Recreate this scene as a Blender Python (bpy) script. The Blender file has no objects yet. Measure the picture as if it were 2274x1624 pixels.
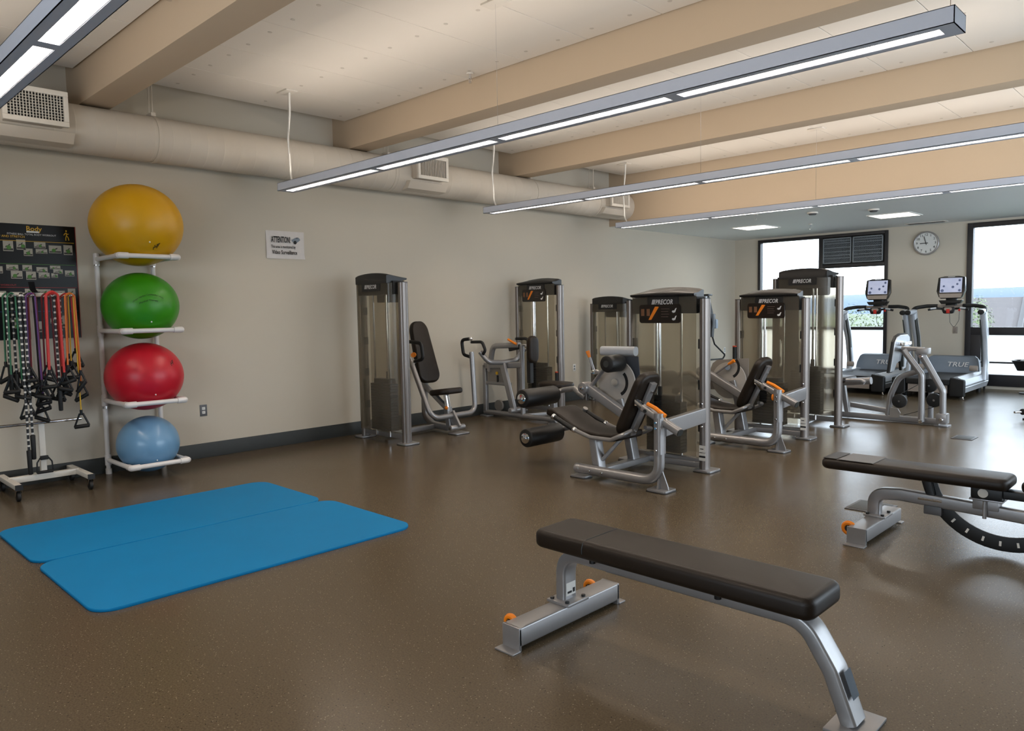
import bpy, bmesh, math, random
from mathutils import Vector, Matrix

random.seed(7)
sc = bpy.context.scene
COL = sc.collection

# ------------------------------------------------------------------ camera
YAW, PITCH, ROLL = math.radians(44.366), math.radians(4.274), math.radians(-1.041)
CAM = Vector((7.529, 0.0, 1.45))
f_ = Vector((-math.sin(YAW) * math.cos(PITCH), math.cos(YAW) * math.cos(PITCH), -math.sin(PITCH)))
r_ = Vector((math.cos(YAW), math.sin(YAW), 0.0))
u_ = r_.cross(f_)
r2 = r_ * math.cos(ROLL) + u_ * math.sin(ROLL)
u2 = u_ * math.cos(ROLL) - r_ * math.sin(ROLL)
cam_d = bpy.data.cameras.new('camera')
cam_d.sensor_width = 36.0
cam_d.lens = 1658.5 / 2274 * 36.0
cam_d.clip_start, cam_d.clip_end = 0.05, 5000
cam = bpy.data.objects.new('camera', cam_d)
COL.objects.link(cam)
mw = Matrix.Identity(4)
for i, v in enumerate((r2, u2, -f_)):
    for k in range(3):
        mw[k][i] = v[k]
mw.translation = CAM
cam.matrix_world = mw
sc.camera = cam

# ------------------------------------------------------------------ world, exposure
SKY = 6.0
DOWN_W, UP_W, TROFFER_W = 14.0, 4.3, 5.0       # watts per lamp segment / per metre of uplight
LAMP_COL = (1.0, 0.87, 0.74)
w = bpy.data.worlds.new('sky')
sc.world = w
w.use_nodes = True
bg = w.node_tree.nodes['Background']
bg.inputs[0].default_value = (0.78, 0.91, 1.04, 1)
bg.inputs[1].default_value = SKY
vs = sc.view_settings
vs.view_transform, vs.look, vs.gamma, vs.use_curve_mapping = 'Standard', 'None', 1.0, False
vs.exposure = 0.32
cy = sc.cycles
cy.max_bounces, cy.diffuse_bounces, cy.glossy_bounces = 7, 3, 3
cy.adaptive_threshold = 0.05
cy.transmission_bounces, cy.transparent_max_bounces = 6, 10
cy.sample_clamp_indirect = 4.0
cy.caustics_reflective = False
cy.blur_glossy = 0.5


def portal(loc, rot, sx, sy):
    d = bpy.data.lights.new('window_portal', 'AREA')
    d.shape, d.size, d.size_y = 'RECTANGLE', sx, sy
    d.cycles.is_portal = True
    o = bpy.data.objects.new('window_portal', d)
    o.location, o.rotation_euler = loc, rot
    COL.objects.link(o)


H90 = math.pi / 2
portal((1.74, 14.55, 1.45), (-H90, 0, 0), 2.4, 2.6)
portal((5.4, 14.55, 1.45), (-H90, 0, 0), 2.4, 2.6)
portal((10.0, 8.3, 1.47), (0, H90, 0), 2.45, 8.3)  # over the added side-wall openings
portal((6.9, -3.6, 1.7), (H90, 0, 0), 4.8, 1.9)  # over the added rear-wall openings

# ------------------------------------------------------------------ materials


def lin(c):
    c = c / 255.0
    return c / 12.92 if c <= 0.04045 else ((c + 0.055) / 1.055) ** 2.4


def rgb(r, g, b):
    return (lin(r), lin(g), lin(b), 1)


MATS = {}


def mat(name, col, rough=0.5, metal=0.0, var=0.06, scale=25.0, bump=0.0, bscale=200.0, spec=0.5, coat=0.0, emit=0.0, emitcol=None, stretch=None):
    m = bpy.data.materials.new(name)
    m.use_nodes = True
    nt = m.node_tree
    p = nt.nodes['Principled BSDF']
    p.inputs['Roughness'].default_value = rough
    p.inputs['Metallic'].default_value = metal
    p.inputs['Specular IOR Level'].default_value = spec
    p.inputs['Coat Weight'].default_value = coat
    p.inputs['Base Color'].default_value = col
    if emit:
        p.inputs['Emission Color'].default_value = emitcol or col
        p.inputs['Emission Strength'].default_value = emit
    tc = nt.nodes.new('ShaderNodeTexCoord')
    src = tc.outputs['Object']
    if stretch:
        mp = nt.nodes.new('ShaderNodeMapping')
        mp.inputs['Scale'].default_value = stretch
        nt.links.new(src, mp.inputs[0])
        src = mp.outputs[0]
    if var:
        nz = nt.nodes.new('ShaderNodeTexNoise')
        nz.inputs['Scale'].default_value = scale
        nz.inputs['Detail'].default_value = 3
        nt.links.new(src, nz.inputs['Vector'])
        mx = nt.nodes.new('ShaderNodeMix')
        mx.data_type = 'RGBA'
        lo = [c * (1 - var) for c in col[:3]] + [1]
        hi = [min(1, c * (1 + var)) for c in col[:3]] + [1]
        mx.inputs[6].default_value, mx.inputs[7].default_value = lo, hi
        nt.links.new(nz.outputs[0], mx.inputs[0])
        nt.links.new(mx.outputs[2], p.inputs['Base Color'])
    if bump:
        nb = nt.nodes.new('ShaderNodeTexNoise')
        nb.inputs['Scale'].default_value = bscale
        nt.links.new(src, nb.inputs['Vector'])
        bn = nt.nodes.new('ShaderNodeBump')
        bn.inputs['Strength'].default_value = bump
        bn.inputs['Distance'].default_value = 0.002
        nt.links.new(nb.outputs[0], bn.inputs['Height'])
        nt.links.new(bn.outputs[0], p.inputs['Normal'])
    MATS[name] = m
    return m


mat('wall', rgb(205, 196, 180), 0.75, var=0.015, scale=3, bump=0.08, bscale=120, spec=0.25)
mat('beam', rgb(194, 175, 151), 0.7, var=0.02, scale=4, bump=0.06, bscale=90, spec=0.25)
mat('lowceil', rgb(242, 246, 245), 0.6, var=0.01, scale=3, spec=0.3)
mat('panel', rgb(232, 226, 217), 0.7, var=0.015, scale=2, spec=0.3)
mat('slab', rgb(150, 146, 140), 0.9)
mat('fastener', rgb(205, 198, 188), 0.6)
mat('duct', rgb(206, 197, 184), 0.5, var=0.02, spec=0.3)
mat('white_metal', rgb(226, 220, 210), 0.4)
mat('base', rgb(46, 48, 46), 0.55, var=0.1)
mat('dark_frame', rgb(38, 36, 38), 0.45, var=0.08)
mat('black', rgb(10, 10, 11), 0.45)
mat('black_gloss', rgb(14, 14, 15), 0.22)
mat('rubber', rgb(11, 11, 11), 0.6, bump=0.1, bscale=300)
mat('vinyl', rgb(32, 24, 17), 0.45, var=0.1, bump=0.15, bscale=450, spec=0.28)
mat('foam', rgb(13, 11, 10), 0.5, var=0.1, bump=0.12, bscale=500)
mat('steel', rgb(152, 150, 150), 0.33, metal=0.55, var=0.03, scale=60, spec=0.5)
mat('post_steel', rgb(128, 120, 115), 0.32, metal=0.7, var=0.03, scale=30, stretch=(1, 1, 0.05))
mat('chrome', rgb(225, 225, 228), 0.10, metal=1.0, var=0)
mat('fixture', rgb(216, 222, 236), 0.45, metal=0.0, var=0.02)
mat('orange', rgb(232, 128, 18), 0.45)
mat('white', rgb(238, 236, 230), 0.5)
mat('paper', rgb(222, 216, 212), 0.8, spec=0.2)
mat('ink', rgb(14, 14, 16), 0.7)
mat('greyink', rgb(130, 140, 150), 0.7)
mat('pvc', rgb(232, 226, 222), 0.32, var=0.02)
mat('lettering', rgb(214, 214, 214), 0.5)
mat('sticker', rgb(225, 222, 216), 0.5)
mat('blue_mat', rgb(0, 114, 168), 0.62, var=0.07, scale=3, bump=0.12, bscale=350, spec=0.2)
mat('yellow_ball', rgb(214, 160, 8), 0.38, var=0.03, scale=3)
mat('green_ball', rgb(52, 142, 16), 0.36, var=0.04, scale=3)
mat('red_ball', rgb(196, 22, 44), 0.36, var=0.04, scale=3)
mat('blue_ball', rgb(112, 158, 196), 0.33, var=0.05, scale=3, coat=0.2)
mat('ballprint', rgb(20, 26, 16), 0.6)
mat('placard', rgb(24, 15, 11), 0.25, var=0.1)
mat('tread_grey', rgb(120, 132, 146), 0.45)
mat('tread_silver', rgb(200, 205, 212), 0.36, metal=0.4)
mat('belt', rgb(40, 42, 46), 0.6)
mat('disc_grey', rgb(140, 134, 128), 0.5, metal=0.2)
mat('disc_light', rgb(176, 170, 163), 0.5, metal=0.1)
mat('guard_navy', rgb(52, 57, 66), 0.5)
mat('tan_plate', rgb(150, 138, 128), 0.5)
mat('red', rgb(190, 40, 30), 0.5)
mat('clockface', rgb(226, 226, 222), 0.6)
mat('hatch', rgb(92, 92, 94), 0.5, metal=0.3)
mat('white_sock', rgb(235, 235, 235), 0.9)
for n, c in dict(band_green=(30, 96, 62), band_purple=(84, 40, 108), band_wine=(120, 26, 40), band_red=(204, 52, 48),
                 band_orange=(206, 104, 30), band_yellow=(212, 166, 34), band_blue=(38, 60, 120), band_black=(20, 20, 22)).items():
    mat(n, rgb(*c), 0.45)
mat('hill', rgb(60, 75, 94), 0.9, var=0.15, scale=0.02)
mat('leaf_a', rgb(86, 98, 66), 0.7, var=0.3, scale=1.5)
mat('leaf_b', rgb(92, 102, 76), 0.7, var=0.3, scale=1.5)
mat('bark', rgb(84, 70, 58), 0.9)
mat('roof', rgb(75, 71, 71), 0.9, var=0.12, scale=6)
mat('siding', rgb(80, 86, 92), 0.8)
mat('ground', rgb(70, 76, 62), 0.95, var=0.2, scale=0.4)


def mk(name):
    m = bpy.data.materials.new(name)
    m.use_nodes = True
    nt = m.node_tree
    nt.nodes.clear()
    out = nt.nodes.new('ShaderNodeOutputMaterial')
    MATS[name] = m
    return nt, out


# speckled rubber floor, satin finish
m = mat('floor', rgb(108, 92, 72), 0.3, var=0)
nt = m.node_tree
p = nt.nodes['Principled BSDF']
p.inputs['Specular IOR Level'].default_value = 0.20
tc = nt.nodes['Texture Coordinate']
base = nt.nodes.new('ShaderNodeTexNoise')
base.inputs['Scale'].default_value = 140
base.inputs['Detail'].default_value = 2
cr = nt.nodes.new('ShaderNodeValToRGB')
cr.color_ramp.elements[0].position, cr.color_ramp.elements[1].position = 0.3, 0.7
cr.color_ramp.elements[0].color, cr.color_ramp.elements[1].color = rgb(76, 65, 50), rgb(94, 82, 65)
nt.links.new(tc.outputs['Object'], base.inputs['Vector'])
nt.links.new(base.outputs[0], cr.inputs[0])
prev = cr.outputs[0]
for sc_, thr, c in ((75, 0.17, rgb(138, 127, 108)), (58, 0.14, rgb(44, 37, 30))):
    vo = nt.nodes.new('ShaderNodeTexVoronoi')
    vo.inputs['Scale'].default_value = sc_
    nt.links.new(tc.outputs['Object'], vo.inputs['Vector'])
    lt = nt.nodes.new('ShaderNodeMath')
    lt.operation = 'LESS_THAN'
    lt.inputs[1].default_value = thr
    nt.links.new(vo.outputs['Distance'], lt.inputs[0])
    # keep only some of the cells
    sep = nt.nodes.new('ShaderNodeSeparateColor')
    nt.links.new(vo.outputs['Color'], sep.inputs[0])
    gt = nt.nodes.new('ShaderNodeMath')
    gt.operation = 'GREATER_THAN'
    gt.inputs[1].default_value = 0.62
    nt.links.new(sep.outputs[0], gt.inputs[0])
    mu = nt.nodes.new('ShaderNodeMath')
    mu.operation = 'MULTIPLY'
    nt.links.new(lt.outputs[0], mu.inputs[0])
    nt.links.new(gt.outputs[0], mu.inputs[1])
    mx = nt.nodes.new('ShaderNodeMix')
    mx.data_type = 'RGBA'
    nt.links.new(mu.outputs[0], mx.inputs[0])
    nt.links.new(prev, mx.inputs[6])
    mx.inputs[7].default_value = c
    prev = mx.outputs[2]
nt.links.new(prev, p.inputs['Base Color'])
rn = nt.nodes.new('ShaderNodeTexNoise')
rn.inputs['Scale'].default_value = 1.3
rn.inputs['Detail'].default_value = 1
nt.links.new(tc.outputs['Object'], rn.inputs['Vector'])
mr = nt.nodes.new('ShaderNodeMapRange')
mr.inputs[1].default_value, mr.inputs[2].default_value = 0.3, 0.7
mr.inputs[3].default_value, mr.inputs[4].default_value = 0.23, 0.27
nt.links.new(rn.outputs[0], mr.inputs[0])
nt.links.new(mr.outputs[0], p.inputs['Roughness'])
bn = nt.nodes.new('ShaderNodeBump')
bn.inputs['Strength'].default_value = 0.12
bn.inputs['Distance'].default_value = 0.001
nt.links.new(base.outputs[0], bn.inputs['Height'])
nt.links.new(bn.outputs[0], p.inputs['Normal'])

# clear window glass: see-through with a faint reflection
nt, out = mk('glass')
tr = nt.nodes.new('ShaderNodeBsdfTransparent')
gl = nt.nodes.new('ShaderNodeBsdfGlossy')
gl.inputs['Roughness'].default_value = 0.02
fr = nt.nodes.new('ShaderNodeFresnel')
mx = nt.nodes.new('ShaderNodeMixShader')
nt.links.new(fr.outputs[0], mx.inputs[0])
nt.links.new(tr.outputs[0], mx.inputs[1])
nt.links.new(gl.outputs[0], mx.inputs[2])
nt.links.new(mx.outputs[0], out.inputs[0])

# white frosted film on the lower panes
nt, out = mk('frosted')
tl = nt.nodes.new('ShaderNodeBsdfTranslucent')
tl.inputs[0].default_value = (0.95, 0.95, 0.95, 1)
tr = nt.nodes.new('ShaderNodeBsdfTransparent')
mx = nt.nodes.new('ShaderNodeMixShader')
mx.inputs[0].default_value = 0.25
nz = nt.nodes.new('ShaderNodeTexNoise')
nz.inputs['Scale'].default_value = 80
nt.links.new(tl.outputs[0], mx.inputs[1])
nt.links.new(tr.outputs[0], mx.inputs[2])
nt.links.new(mx.outputs[0], out.inputs[0])

# smoked translucent plastic of the weight towers
nt, out = mk('smoked')
rf = nt.nodes.new('ShaderNodeBsdfRefraction')
rf.inputs['Color'].default_value = (0.93, 0.90, 0.84, 1)
rf.inputs['Roughness'].default_value = 0.22
rf.inputs['IOR'].default_value = 1.03
tl = nt.nodes.new('ShaderNodeBsdfTranslucent')
tl.inputs[0].default_value = rgb(190, 182, 168)
df = nt.nodes.new('ShaderNodeBsdfDiffuse')
nz = nt.nodes.new('ShaderNodeTexNoise')
nz.inputs['Scale'].default_value = 3
cr = nt.nodes.new('ShaderNodeValToRGB')
cr.color_ramp.elements[0].color, cr.color_ramp.elements[1].color = rgb(142, 134, 120), rgb(158, 150, 136)
nt.links.new(nz.outputs[0], cr.inputs[0])
nt.links.new(cr.outputs[0], df.inputs[0])
gl = nt.nodes.new('ShaderNodeBsdfGlossy')
gl.inputs['Roughness'].default_value = 0.3
m0 = nt.nodes.new('ShaderNodeMixShader')
m0.inputs[0].default_value = 0.10
m1 = nt.nodes.new('ShaderNodeMixShader')
m1.inputs[0].default_value = 0.10
m2 = nt.nodes.new('ShaderNodeMixShader')
m2.inputs[0].default_value = 0.035
nt.links.new(rf.outputs[0], m0.inputs[1])
nt.links.new(tl.outputs[0], m0.inputs[2])
nt.links.new(m0.outputs[0], m1.inputs[1])
nt.links.new(df.outputs[0], m1.inputs[2])
nt.links.new(m1.outputs[0], m2.inputs[1])
nt.links.new(gl.outputs[0], m2.inputs[2])
nt.links.new(m2.outputs[0], out.inputs[0])

# black-and-white beads of the jump ropes
m = mat('beads', rgb(20, 20, 20), 0.4, var=0)
nt = m.node_tree
wv = nt.nodes.new('ShaderNodeTexWave')
wv.wave_type, wv.bands_direction = 'BANDS', 'Z'
wv.inputs['Scale'].default_value = 6.5
gt = nt.nodes.new('ShaderNodeMath')
gt.operation = 'GREATER_THAN'
gt.inputs[1].default_value = 0.78
mx = nt.nodes.new('ShaderNodeMix')
mx.data_type = 'RGBA'
mx.inputs[6].default_value, mx.inputs[7].default_value = rgb(18, 18, 20), rgb(214, 210, 204)
nt.links.new(nt.nodes['Texture Coordinate'].outputs['Object'], wv.inputs['Vector'])
nt.links.new(wv.outputs['Color'], gt.inputs[0])
nt.links.new(gt.outputs[0], mx.inputs[0])
nt.links.new(mx.outputs[2], nt.nodes['Principled BSDF'].inputs['Base Color'])

# lit lamp louvre and treadmill screens give off light
mat('lamp_glow', rgb(255, 246, 232), 0.4, var=0, emit=2.2, emitcol=(1.0, 0.93, 0.82, 1))
mat('troffer_glow', rgb(255, 248, 236), 0.4, var=0, emit=2.4, emitcol=(1.0, 0.95, 0.86, 1))
mat('louvre', rgb(226, 226, 226), 0.3, metal=0.2, var=0)
m = mat('screen', rgb(120, 130, 160), 0.2, var=0)
nt = m.node_tree
tc = nt.nodes['Texture Coordinate']
gr = nt.nodes.new('ShaderNodeTexNoise')
gr.inputs['Scale'].default_value = 9
cr = nt.nodes.new('ShaderNodeValToRGB')
cr.color_ramp.elements[0].color, cr.color_ramp.elements[1].color = rgb(176, 182, 210), rgb(226, 228, 240)
nt.links.new(tc.outputs['Object'], gr.inputs['Vector'])
nt.links.new(gr.outputs[0], cr.inputs[0])
nt.links.new(cr.outputs[0], nt.nodes['Principled BSDF'].inputs['Emission Color'])
nt.nodes['Principled BSDF'].inputs['Emission Strength'].default_value = 0.42
mat('grille_grey', rgb(136, 142, 146), 0.5)
mat('poster_black', rgb(9, 9, 10), 0.3, var=0.15, scale=6, spec=0.25)
mat('poster_red', rgb(150, 36, 36), 0.5)
mat('photo', rgb(170, 164, 150), 0.4, var=0.25, scale=30)
mat('photo_dark', rgb(52, 46, 42), 0.5, var=0.3, scale=60)
mat('leaf_print', rgb(70, 122, 44), 0.5)

# ------------------------------------------------------------------ helpers
WLOC = {}          # world location of every object's origin (children sit at their root's origin)


def V(*a):
    return Vector(a)


def fillet(pts, rad, n=5):
    pts = [Vector(p) for p in pts]
    if rad <= 0 or len(pts) < 3:
        return pts
    out = [pts[0]]
    for a, b, c in zip(pts, pts[1:], pts[2:]):
        d1, d2 = (a - b), (c - b)
        l1, l2 = d1.length, d2.length
        d1.normalize(); d2.normalize()
        ang = d1.angle(d2)
        if ang > 3.1 or ang < 0.05:
            out.append(b)
            continue
        t = min(rad / math.tan(ang / 2), l1 * 0.48, l2 * 0.48)
        p0, p2 = b + d1 * t, b + d2 * t
        for k in range(n + 1):
            s = k / n
            out.append(p0 * (1 - s) ** 2 + b * 2 * s * (1 - s) + p2 * s * s)
    out.append(pts[-1])
    return out


def circ(r, n=10, r2=None):
    r2 = r2 or r
    return [(r * math.cos(2 * math.pi * k / n), r2 * math.sin(2 * math.pi * k / n)) for k in range(n)]


def rrect(w, h, r=None, n=3):
    r = min(w, h) * 0.15 if r is None else r
    r = min(r, w * 0.499, h * 0.499)
    pts = []
    for cx, cy_, a0 in ((w / 2 - r, h / 2 - r, 0), (-w / 2 + r, h / 2 - r, 90), (-w / 2 + r, -h / 2 + r, 180), (w / 2 - r, -h / 2 + r, 270)):
        for k in range(n + 1):
            a = math.radians(a0 + 90 * k / n)
            pts.append((cx + r * math.cos(a), cy_ + r * math.sin(a)))
    return pts


class MB:
    def __init__(s):
        s.v, s.f = [], []

    def add(s, vs, fs):
        o = len(s.v)
        s.v += [Vector(v) for v in vs]
        s.f += [tuple(i + o for i in f) for f in fs]
        return s

    def box(s, lo, hi):
        x0, y0, z0 = lo
        x1, y1, z1 = hi
        return s.add([(x0, y0, z0), (x1, y0, z0), (x1, y1, z0), (x0, y1, z0), (x0, y0, z1), (x1, y0, z1), (x1, y1, z1), (x0, y1, z1)],
                     [(0, 3, 2, 1), (4, 5, 6, 7), (0, 1, 5, 4), (1, 2, 6, 5), (2, 3, 7, 6), (3, 0, 4, 7)])

    def sweep(s, pts, sec, up=(0, 0, 1), cap=True, closed=False, scale=None):
        pts = [Vector(p) for p in pts]
        n, m = len(pts), len(sec)
        up = Vector(up)
        vs, fs = [], []
        prev = None
        for i, p in enumerate(pts):
            if closed:
                t = (pts[(i + 1) % n] - pts[i - 1])
            else:
                t = pts[min(i + 1, n - 1)] - pts[max(i - 1, 0)]
            t.normalize()
            if prev is None:
                a = up - t * up.dot(t)
                if a.length < 1e-3:
                    a = Vector((1, 0, 0)) - t * t.x
                    if a.length < 1e-3:
                        a = Vector((0, 1, 0)) - t * t.y
            else:
                a = prev - t * prev.dot(t)
            a.normalize()
            prev = a
            b = t.cross(a)
            k = scale[i] if scale else 1.0
            for (x, y) in sec:
                vs.append(p + b * x * k + a * y * k)
        segs = n if closed else n - 1
        for i in range(segs):
            j = (i + 1) % n
            for q in range(m):
                q2 = (q + 1) % m
                fs.append((i * m + q, i * m + q2, j * m + q2, j * m + q))
        if cap and not closed:
            fs.append(tuple(range(m - 1, -1, -1)))
            fs.append(tuple((n - 1) * m + q for q in range(m)))
        return s.add(vs, fs)

    def tube(s, pts, r, fil=0.0, n=10, up=(0, 0, 1), fn=5):
        return s.sweep(fillet(pts, fil, fn), circ(r, n), up)

    def bar(s, pts, w, h, fil=0.0, up=(0, 0, 1), rr=None, fn=5):
        return s.sweep(fillet(pts, fil, fn), rrect(w, h, rr), up)

    def cyl(s, a, b, r, r2=None, n=16, rim=0.0):
        a, b = Vector(a), Vector(b)
        r2 = r if r2 is None else r2
        if rim <= 0:
            return s.sweep([a, b], circ(1, n), (0.13, 0.2, 1), scale=[r, r2])
        d = (b - a)
        L = d.length
        d.normalize()
        pts, sca = [], []
        for k in range(4):
            q = math.radians(90 * k / 3)
            pts.append(a + d * rim * (1 - math.sin(q)))
            sca.append(r - rim * (1 - math.cos(math.pi / 2 - q)) if k else r - rim)
        pts = [a, a + d * rim * 0.3, a + d * rim, b - d * rim, b - d * rim * 0.3, b]
        sca = [r - rim, r - rim * 0.3, r, r2, r2 - rim * 0.3, r2 - rim]
        return s.sweep(pts, circ(1, n), (0.13, 0.2, 1), scale=sca)

    def prism(s, poly, axis, lo, hi):
        """poly: 2D outline in the plane normal to axis ('x': (y,z), 'y': (x,z), 'z': (x,y))"""
        n = len(poly)
        vs = []
        for t in (lo, hi):
            for a, b in poly:
                vs.append({'x': (t, a, b), 'y': (a, t, b), 'z': (a, b, t)}[axis])
        fs = [tuple(range(n - 1, -1, -1)), tuple(range(n, 2 * n))]
        for k in range(n):
            k2 = (k + 1) % n
            fs.append((k, k2, n + k2, n + k))
        return s.add(vs, fs)

    def sphere(s, c, r, nu=24, nv=14, sq=(1, 1, 1)):
        c = Vector(c)
        vs, fs = [], []
        for i in range(nv + 1):
            th = math.pi * i / nv
            for k in range(nu):
                ph = 2 * math.pi * k / nu
                vs.append((c.x + r * sq[0] * math.sin(th) * math.cos(ph), c.y + r * sq[1] * math.sin(th) * math.sin(ph), c.z + r * sq[2] * math.cos(th)))
        for i in range(nv):
            for k in range(nu):
                fs.append((i * nu + k, (i + 1) * nu + k, (i + 1) * nu + (k + 1) % nu, i * nu + (k + 1) % nu))
        return s.add(vs, fs)

    def torus(s, c, R, r, axis='y', n=24, m=10):
        c = Vector(c)
        pts = []
        for k in range(n):
            a = 2 * math.pi * k / n
            q = (R * math.cos(a), R * math.sin(a))
            pts.append(c + {'x': V(0, q[0], q[1]), 'y': V(q[0], 0, q[1]), 'z': V(q[0], q[1], 0)}[axis])
        return s.sweep(pts, circ(r, m), {'x': (1, 0, 0), 'y': (0, 1, 0), 'z': (0, 0, 1)}[axis], closed=True)

    def build(s, name, m, parent=None, bevel=0.0, seg=2, angle=35, smooth=True, loc=None):
        me = bpy.data.meshes.new(name)
        base = WLOC[parent.name] if parent else (Vector(loc) if loc is not None else Vector((0, 0, 0)))
        me.from_pydata([v - base for v in s.v], [], s.f)
        bm = bmesh.new()
        bm.from_mesh(me)
        bmesh.ops.recalc_face_normals(bm, faces=bm.faces)
        if bevel > 0:
            ed = [e for e in bm.edges if len(e.link_faces) == 2 and e.calc_face_angle(0) > math.radians(30)]
            bmesh.ops.bevel(bm, geom=ed, offset=bevel, segments=seg, profile=0.6, affect='EDGES', clamp_overlap=True)
        bm.to_mesh(me)
        bm.free()
        if smooth:
            me.polygons.foreach_set('use_smooth', [True] * len(me.polygons))
            me.set_sharp_from_angle(angle=math.radians(angle))
        me.materials.append(MATS[m])
        o = bpy.data.objects.new(name, me)
        COL.objects.link(o)
        if parent:
            o.parent = parent
            WLOC[o.name] = base.copy()
        else:
            o.location = base
            WLOC[o.name] = base.copy()
        return o


def tag(o, label=None, cat=None, group=None, kind=None):
    if label: o['label'] = label
    if cat: o['category'] = cat
    if group: o['group'] = group
    if kind: o['kind'] = kind
    return o


def thing(name, loc, label, cat, group=None):
    o = bpy.data.objects.new(name, None)
    o.empty_display_size = 0.1
    COL.objects.link(o)
    o.location = loc
    WLOC[o.name] = Vector(loc)
    return tag(o, label, cat, group)


def copy_tree(o, parent=None):
    c = o.copy()
    COL.objects.link(c)
    if parent: c.parent = parent
    WLOC[c.name] = WLOC[o.name].copy()
    for ch in o.children:
        copy_tree(ch, c)
    return c


FONT = {}


def lettering(txt, size, m, parent, origin, xd, ud, name='lettering', align='LEFT', bold=0.0, shear=0.0, sx=1.0, ext=0.0008, curve=None):
    key = (txt, align, bold, shear)
    if key not in FONT:
        cu = bpy.data.curves.new('t', 'FONT')
        cu.body, cu.align_x, cu.offset, cu.shear = txt, align, bold, shear
        cu.resolution_u = 2
        ob = bpy.data.objects.new('t', cu)
        COL.objects.link(ob)
        dg = bpy.context.evaluated_depsgraph_get()
        me = bpy.data.meshes.new_from_object(ob.evaluated_get(dg))
        FONT[key] = ([v.co.copy() for v in me.vertices], [tuple(q.vertices) for q in me.polygons])
        bpy.data.objects.remove(ob)
        bpy.data.curves.remove(cu)
        bpy.data.meshes.remove(me)
    vs, fs = FONT[key]
    origin, xd, ud = Vector(origin), Vector(xd).normalized(), Vector(ud).normalized()
    nd = xd.cross(ud)
    mb = MB()
    out = []
    for v in vs:
        a, b = v.x * size * sx, v.y * size
        out.append(curve(a, b) if curve else origin + xd * a + ud * b + nd * ext)
    mb.add(out, fs)
    return mb.build(name, m, parent, smooth=False)


def cushion(mb, lo, hi, r=0.03, n=4, crown=0.0):
    """upholstered pad: rounded box"""
    bm = bmesh.new()
    x0, y0, z0 = lo
    x1, y1, z1 = hi
    m8 = MB().box(lo, hi)
    me = bpy.data.meshes.new('c')
    me.from_pydata(m8.v, [], m8.f)
    bm.from_mesh(me)
    bpy.data.meshes.remove(me)
    vert = [e for e in bm.edges if abs(e.verts[0].co.z - e.verts[1].co.z) > 1e-6]
    bmesh.ops.bevel(bm, geom=vert, offset=min(r * 1.6, min(x1 - x0, y1 - y0) * 0.45), segments=n, profile=0.5, affect='EDGES')
    rest = [e for e in bm.edges if abs(e.verts[0].co.z - e.verts[1].co.z) < 1e-6]
    bmesh.ops.bevel(bm, geom=rest, offset=min(r, (z1 - z0) * 0.45), segments=n, profile=0.5, affect='EDGES')
    bm.verts.ensure_lookup_table()
    idx = {v: i for i, v in enumerate(bm.verts)}
    vs = [v.co.copy() for v in bm.verts]
    fs = [tuple(idx[v] for v in f.verts) for f in bm.faces]
    bm.free()
    return mb.add(vs, fs)


def pad_slab(mb, y0, y1, z0, z1, x0, x1, r=0.08, edge=0.025):
    """upright upholstered pad: rounded outline in y-z, soft edges"""
    ol = rrect(y1 - y0, z1 - z0, r, 7)
    cy_, cz_ = (y0 + y1) / 2, (z0 + z1) / 2
    h, w_ = (z1 - z0) / 2, (y1 - y0) / 2
    n = len(ol)
    vs, fs = [], []
    rings = []
    for k in range(5):
        a = math.radians(90 * k / 4)
        rings.append((x0 + edge * (1 - math.sin(a)), edge * (1 - math.cos(a))))
    rings = [(x0 + edge * (1 - math.sin(math.radians(90 - 22.5 * k))), edge * (1 - math.cos(math.radians(90 - 22.5 * k)))) for k in range(5)]
    rings += [(x1 - (a - x0), b) for a, b in rings[::-1]]
    for x, ins in rings:
        ky, kz = (w_ - ins) / w_, (h - ins) / h
        vs += [(x, cy_ + a * ky, cz_ + b * kz) for a, b in ol]
    m = len(rings)
    for i in range(m - 1):
        for k in range(n):
            fs.append((i * n + k, i * n + (k + 1) % n, (i + 1) * n + (k + 1) % n, (i + 1) * n + k))
    fs += [tuple(range(n - 1, -1, -1)), tuple((m - 1) * n + k for k in range(n))]
    return mb.add(vs, fs)


def seat_slab(mb, x0, x1, y0, y1, z0, z1, r=0.1, edge=0.025):
    q = MB()
    pad_slab(q, x0, x1, y0, y1, z0, z1, r, edge)
    return mb.add([(v.y, v.z, v.x) for v in q.v], q.f)


def xform(mb, fn):
    mb.v = [Vector(fn(v)) for v in mb.v]
    return mb


def rot_y(v, c, ang):
    """rotate about the world y axis through c"""
    x, z = v.x - c[0], v.z - c[2]
    return Vector((c[0] + x * math.cos(ang) + z * math.sin(ang), v.y, c[2] - x * math.sin(ang) + z * math.cos(ang)))


# ------------------------------------------------------------------ the room
XR, YB, YF = 9.8, -3.4, 14.33
ZL, ZP, ZS = 2.785, 3.58, 3.86          # low ceiling, panels, slab
YSOF = 10.05                           # front of the dropped ceiling

fl = tag(MB().box((0, YB, -0.1), (XR, YF, 0)).build('floor', 'floor', smooth=False), 'speckled taupe rubber gym floor', kind='structure')
# a few faint seams of the rubber sheet
wl = tag(MB().box((-0.2, YB, -0.1), (0, YF, ZS)).build('wall_left', 'wall', smooth=False), 'long beige wall behind the ball rack', kind='structure')
tag(MB().box((0.0, YB, 0), (0.012, YF, 0.15)).build('baseboard_left', 'base', bevel=0.003), 'dark rubber cove base along the long wall', kind='structure')


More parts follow.
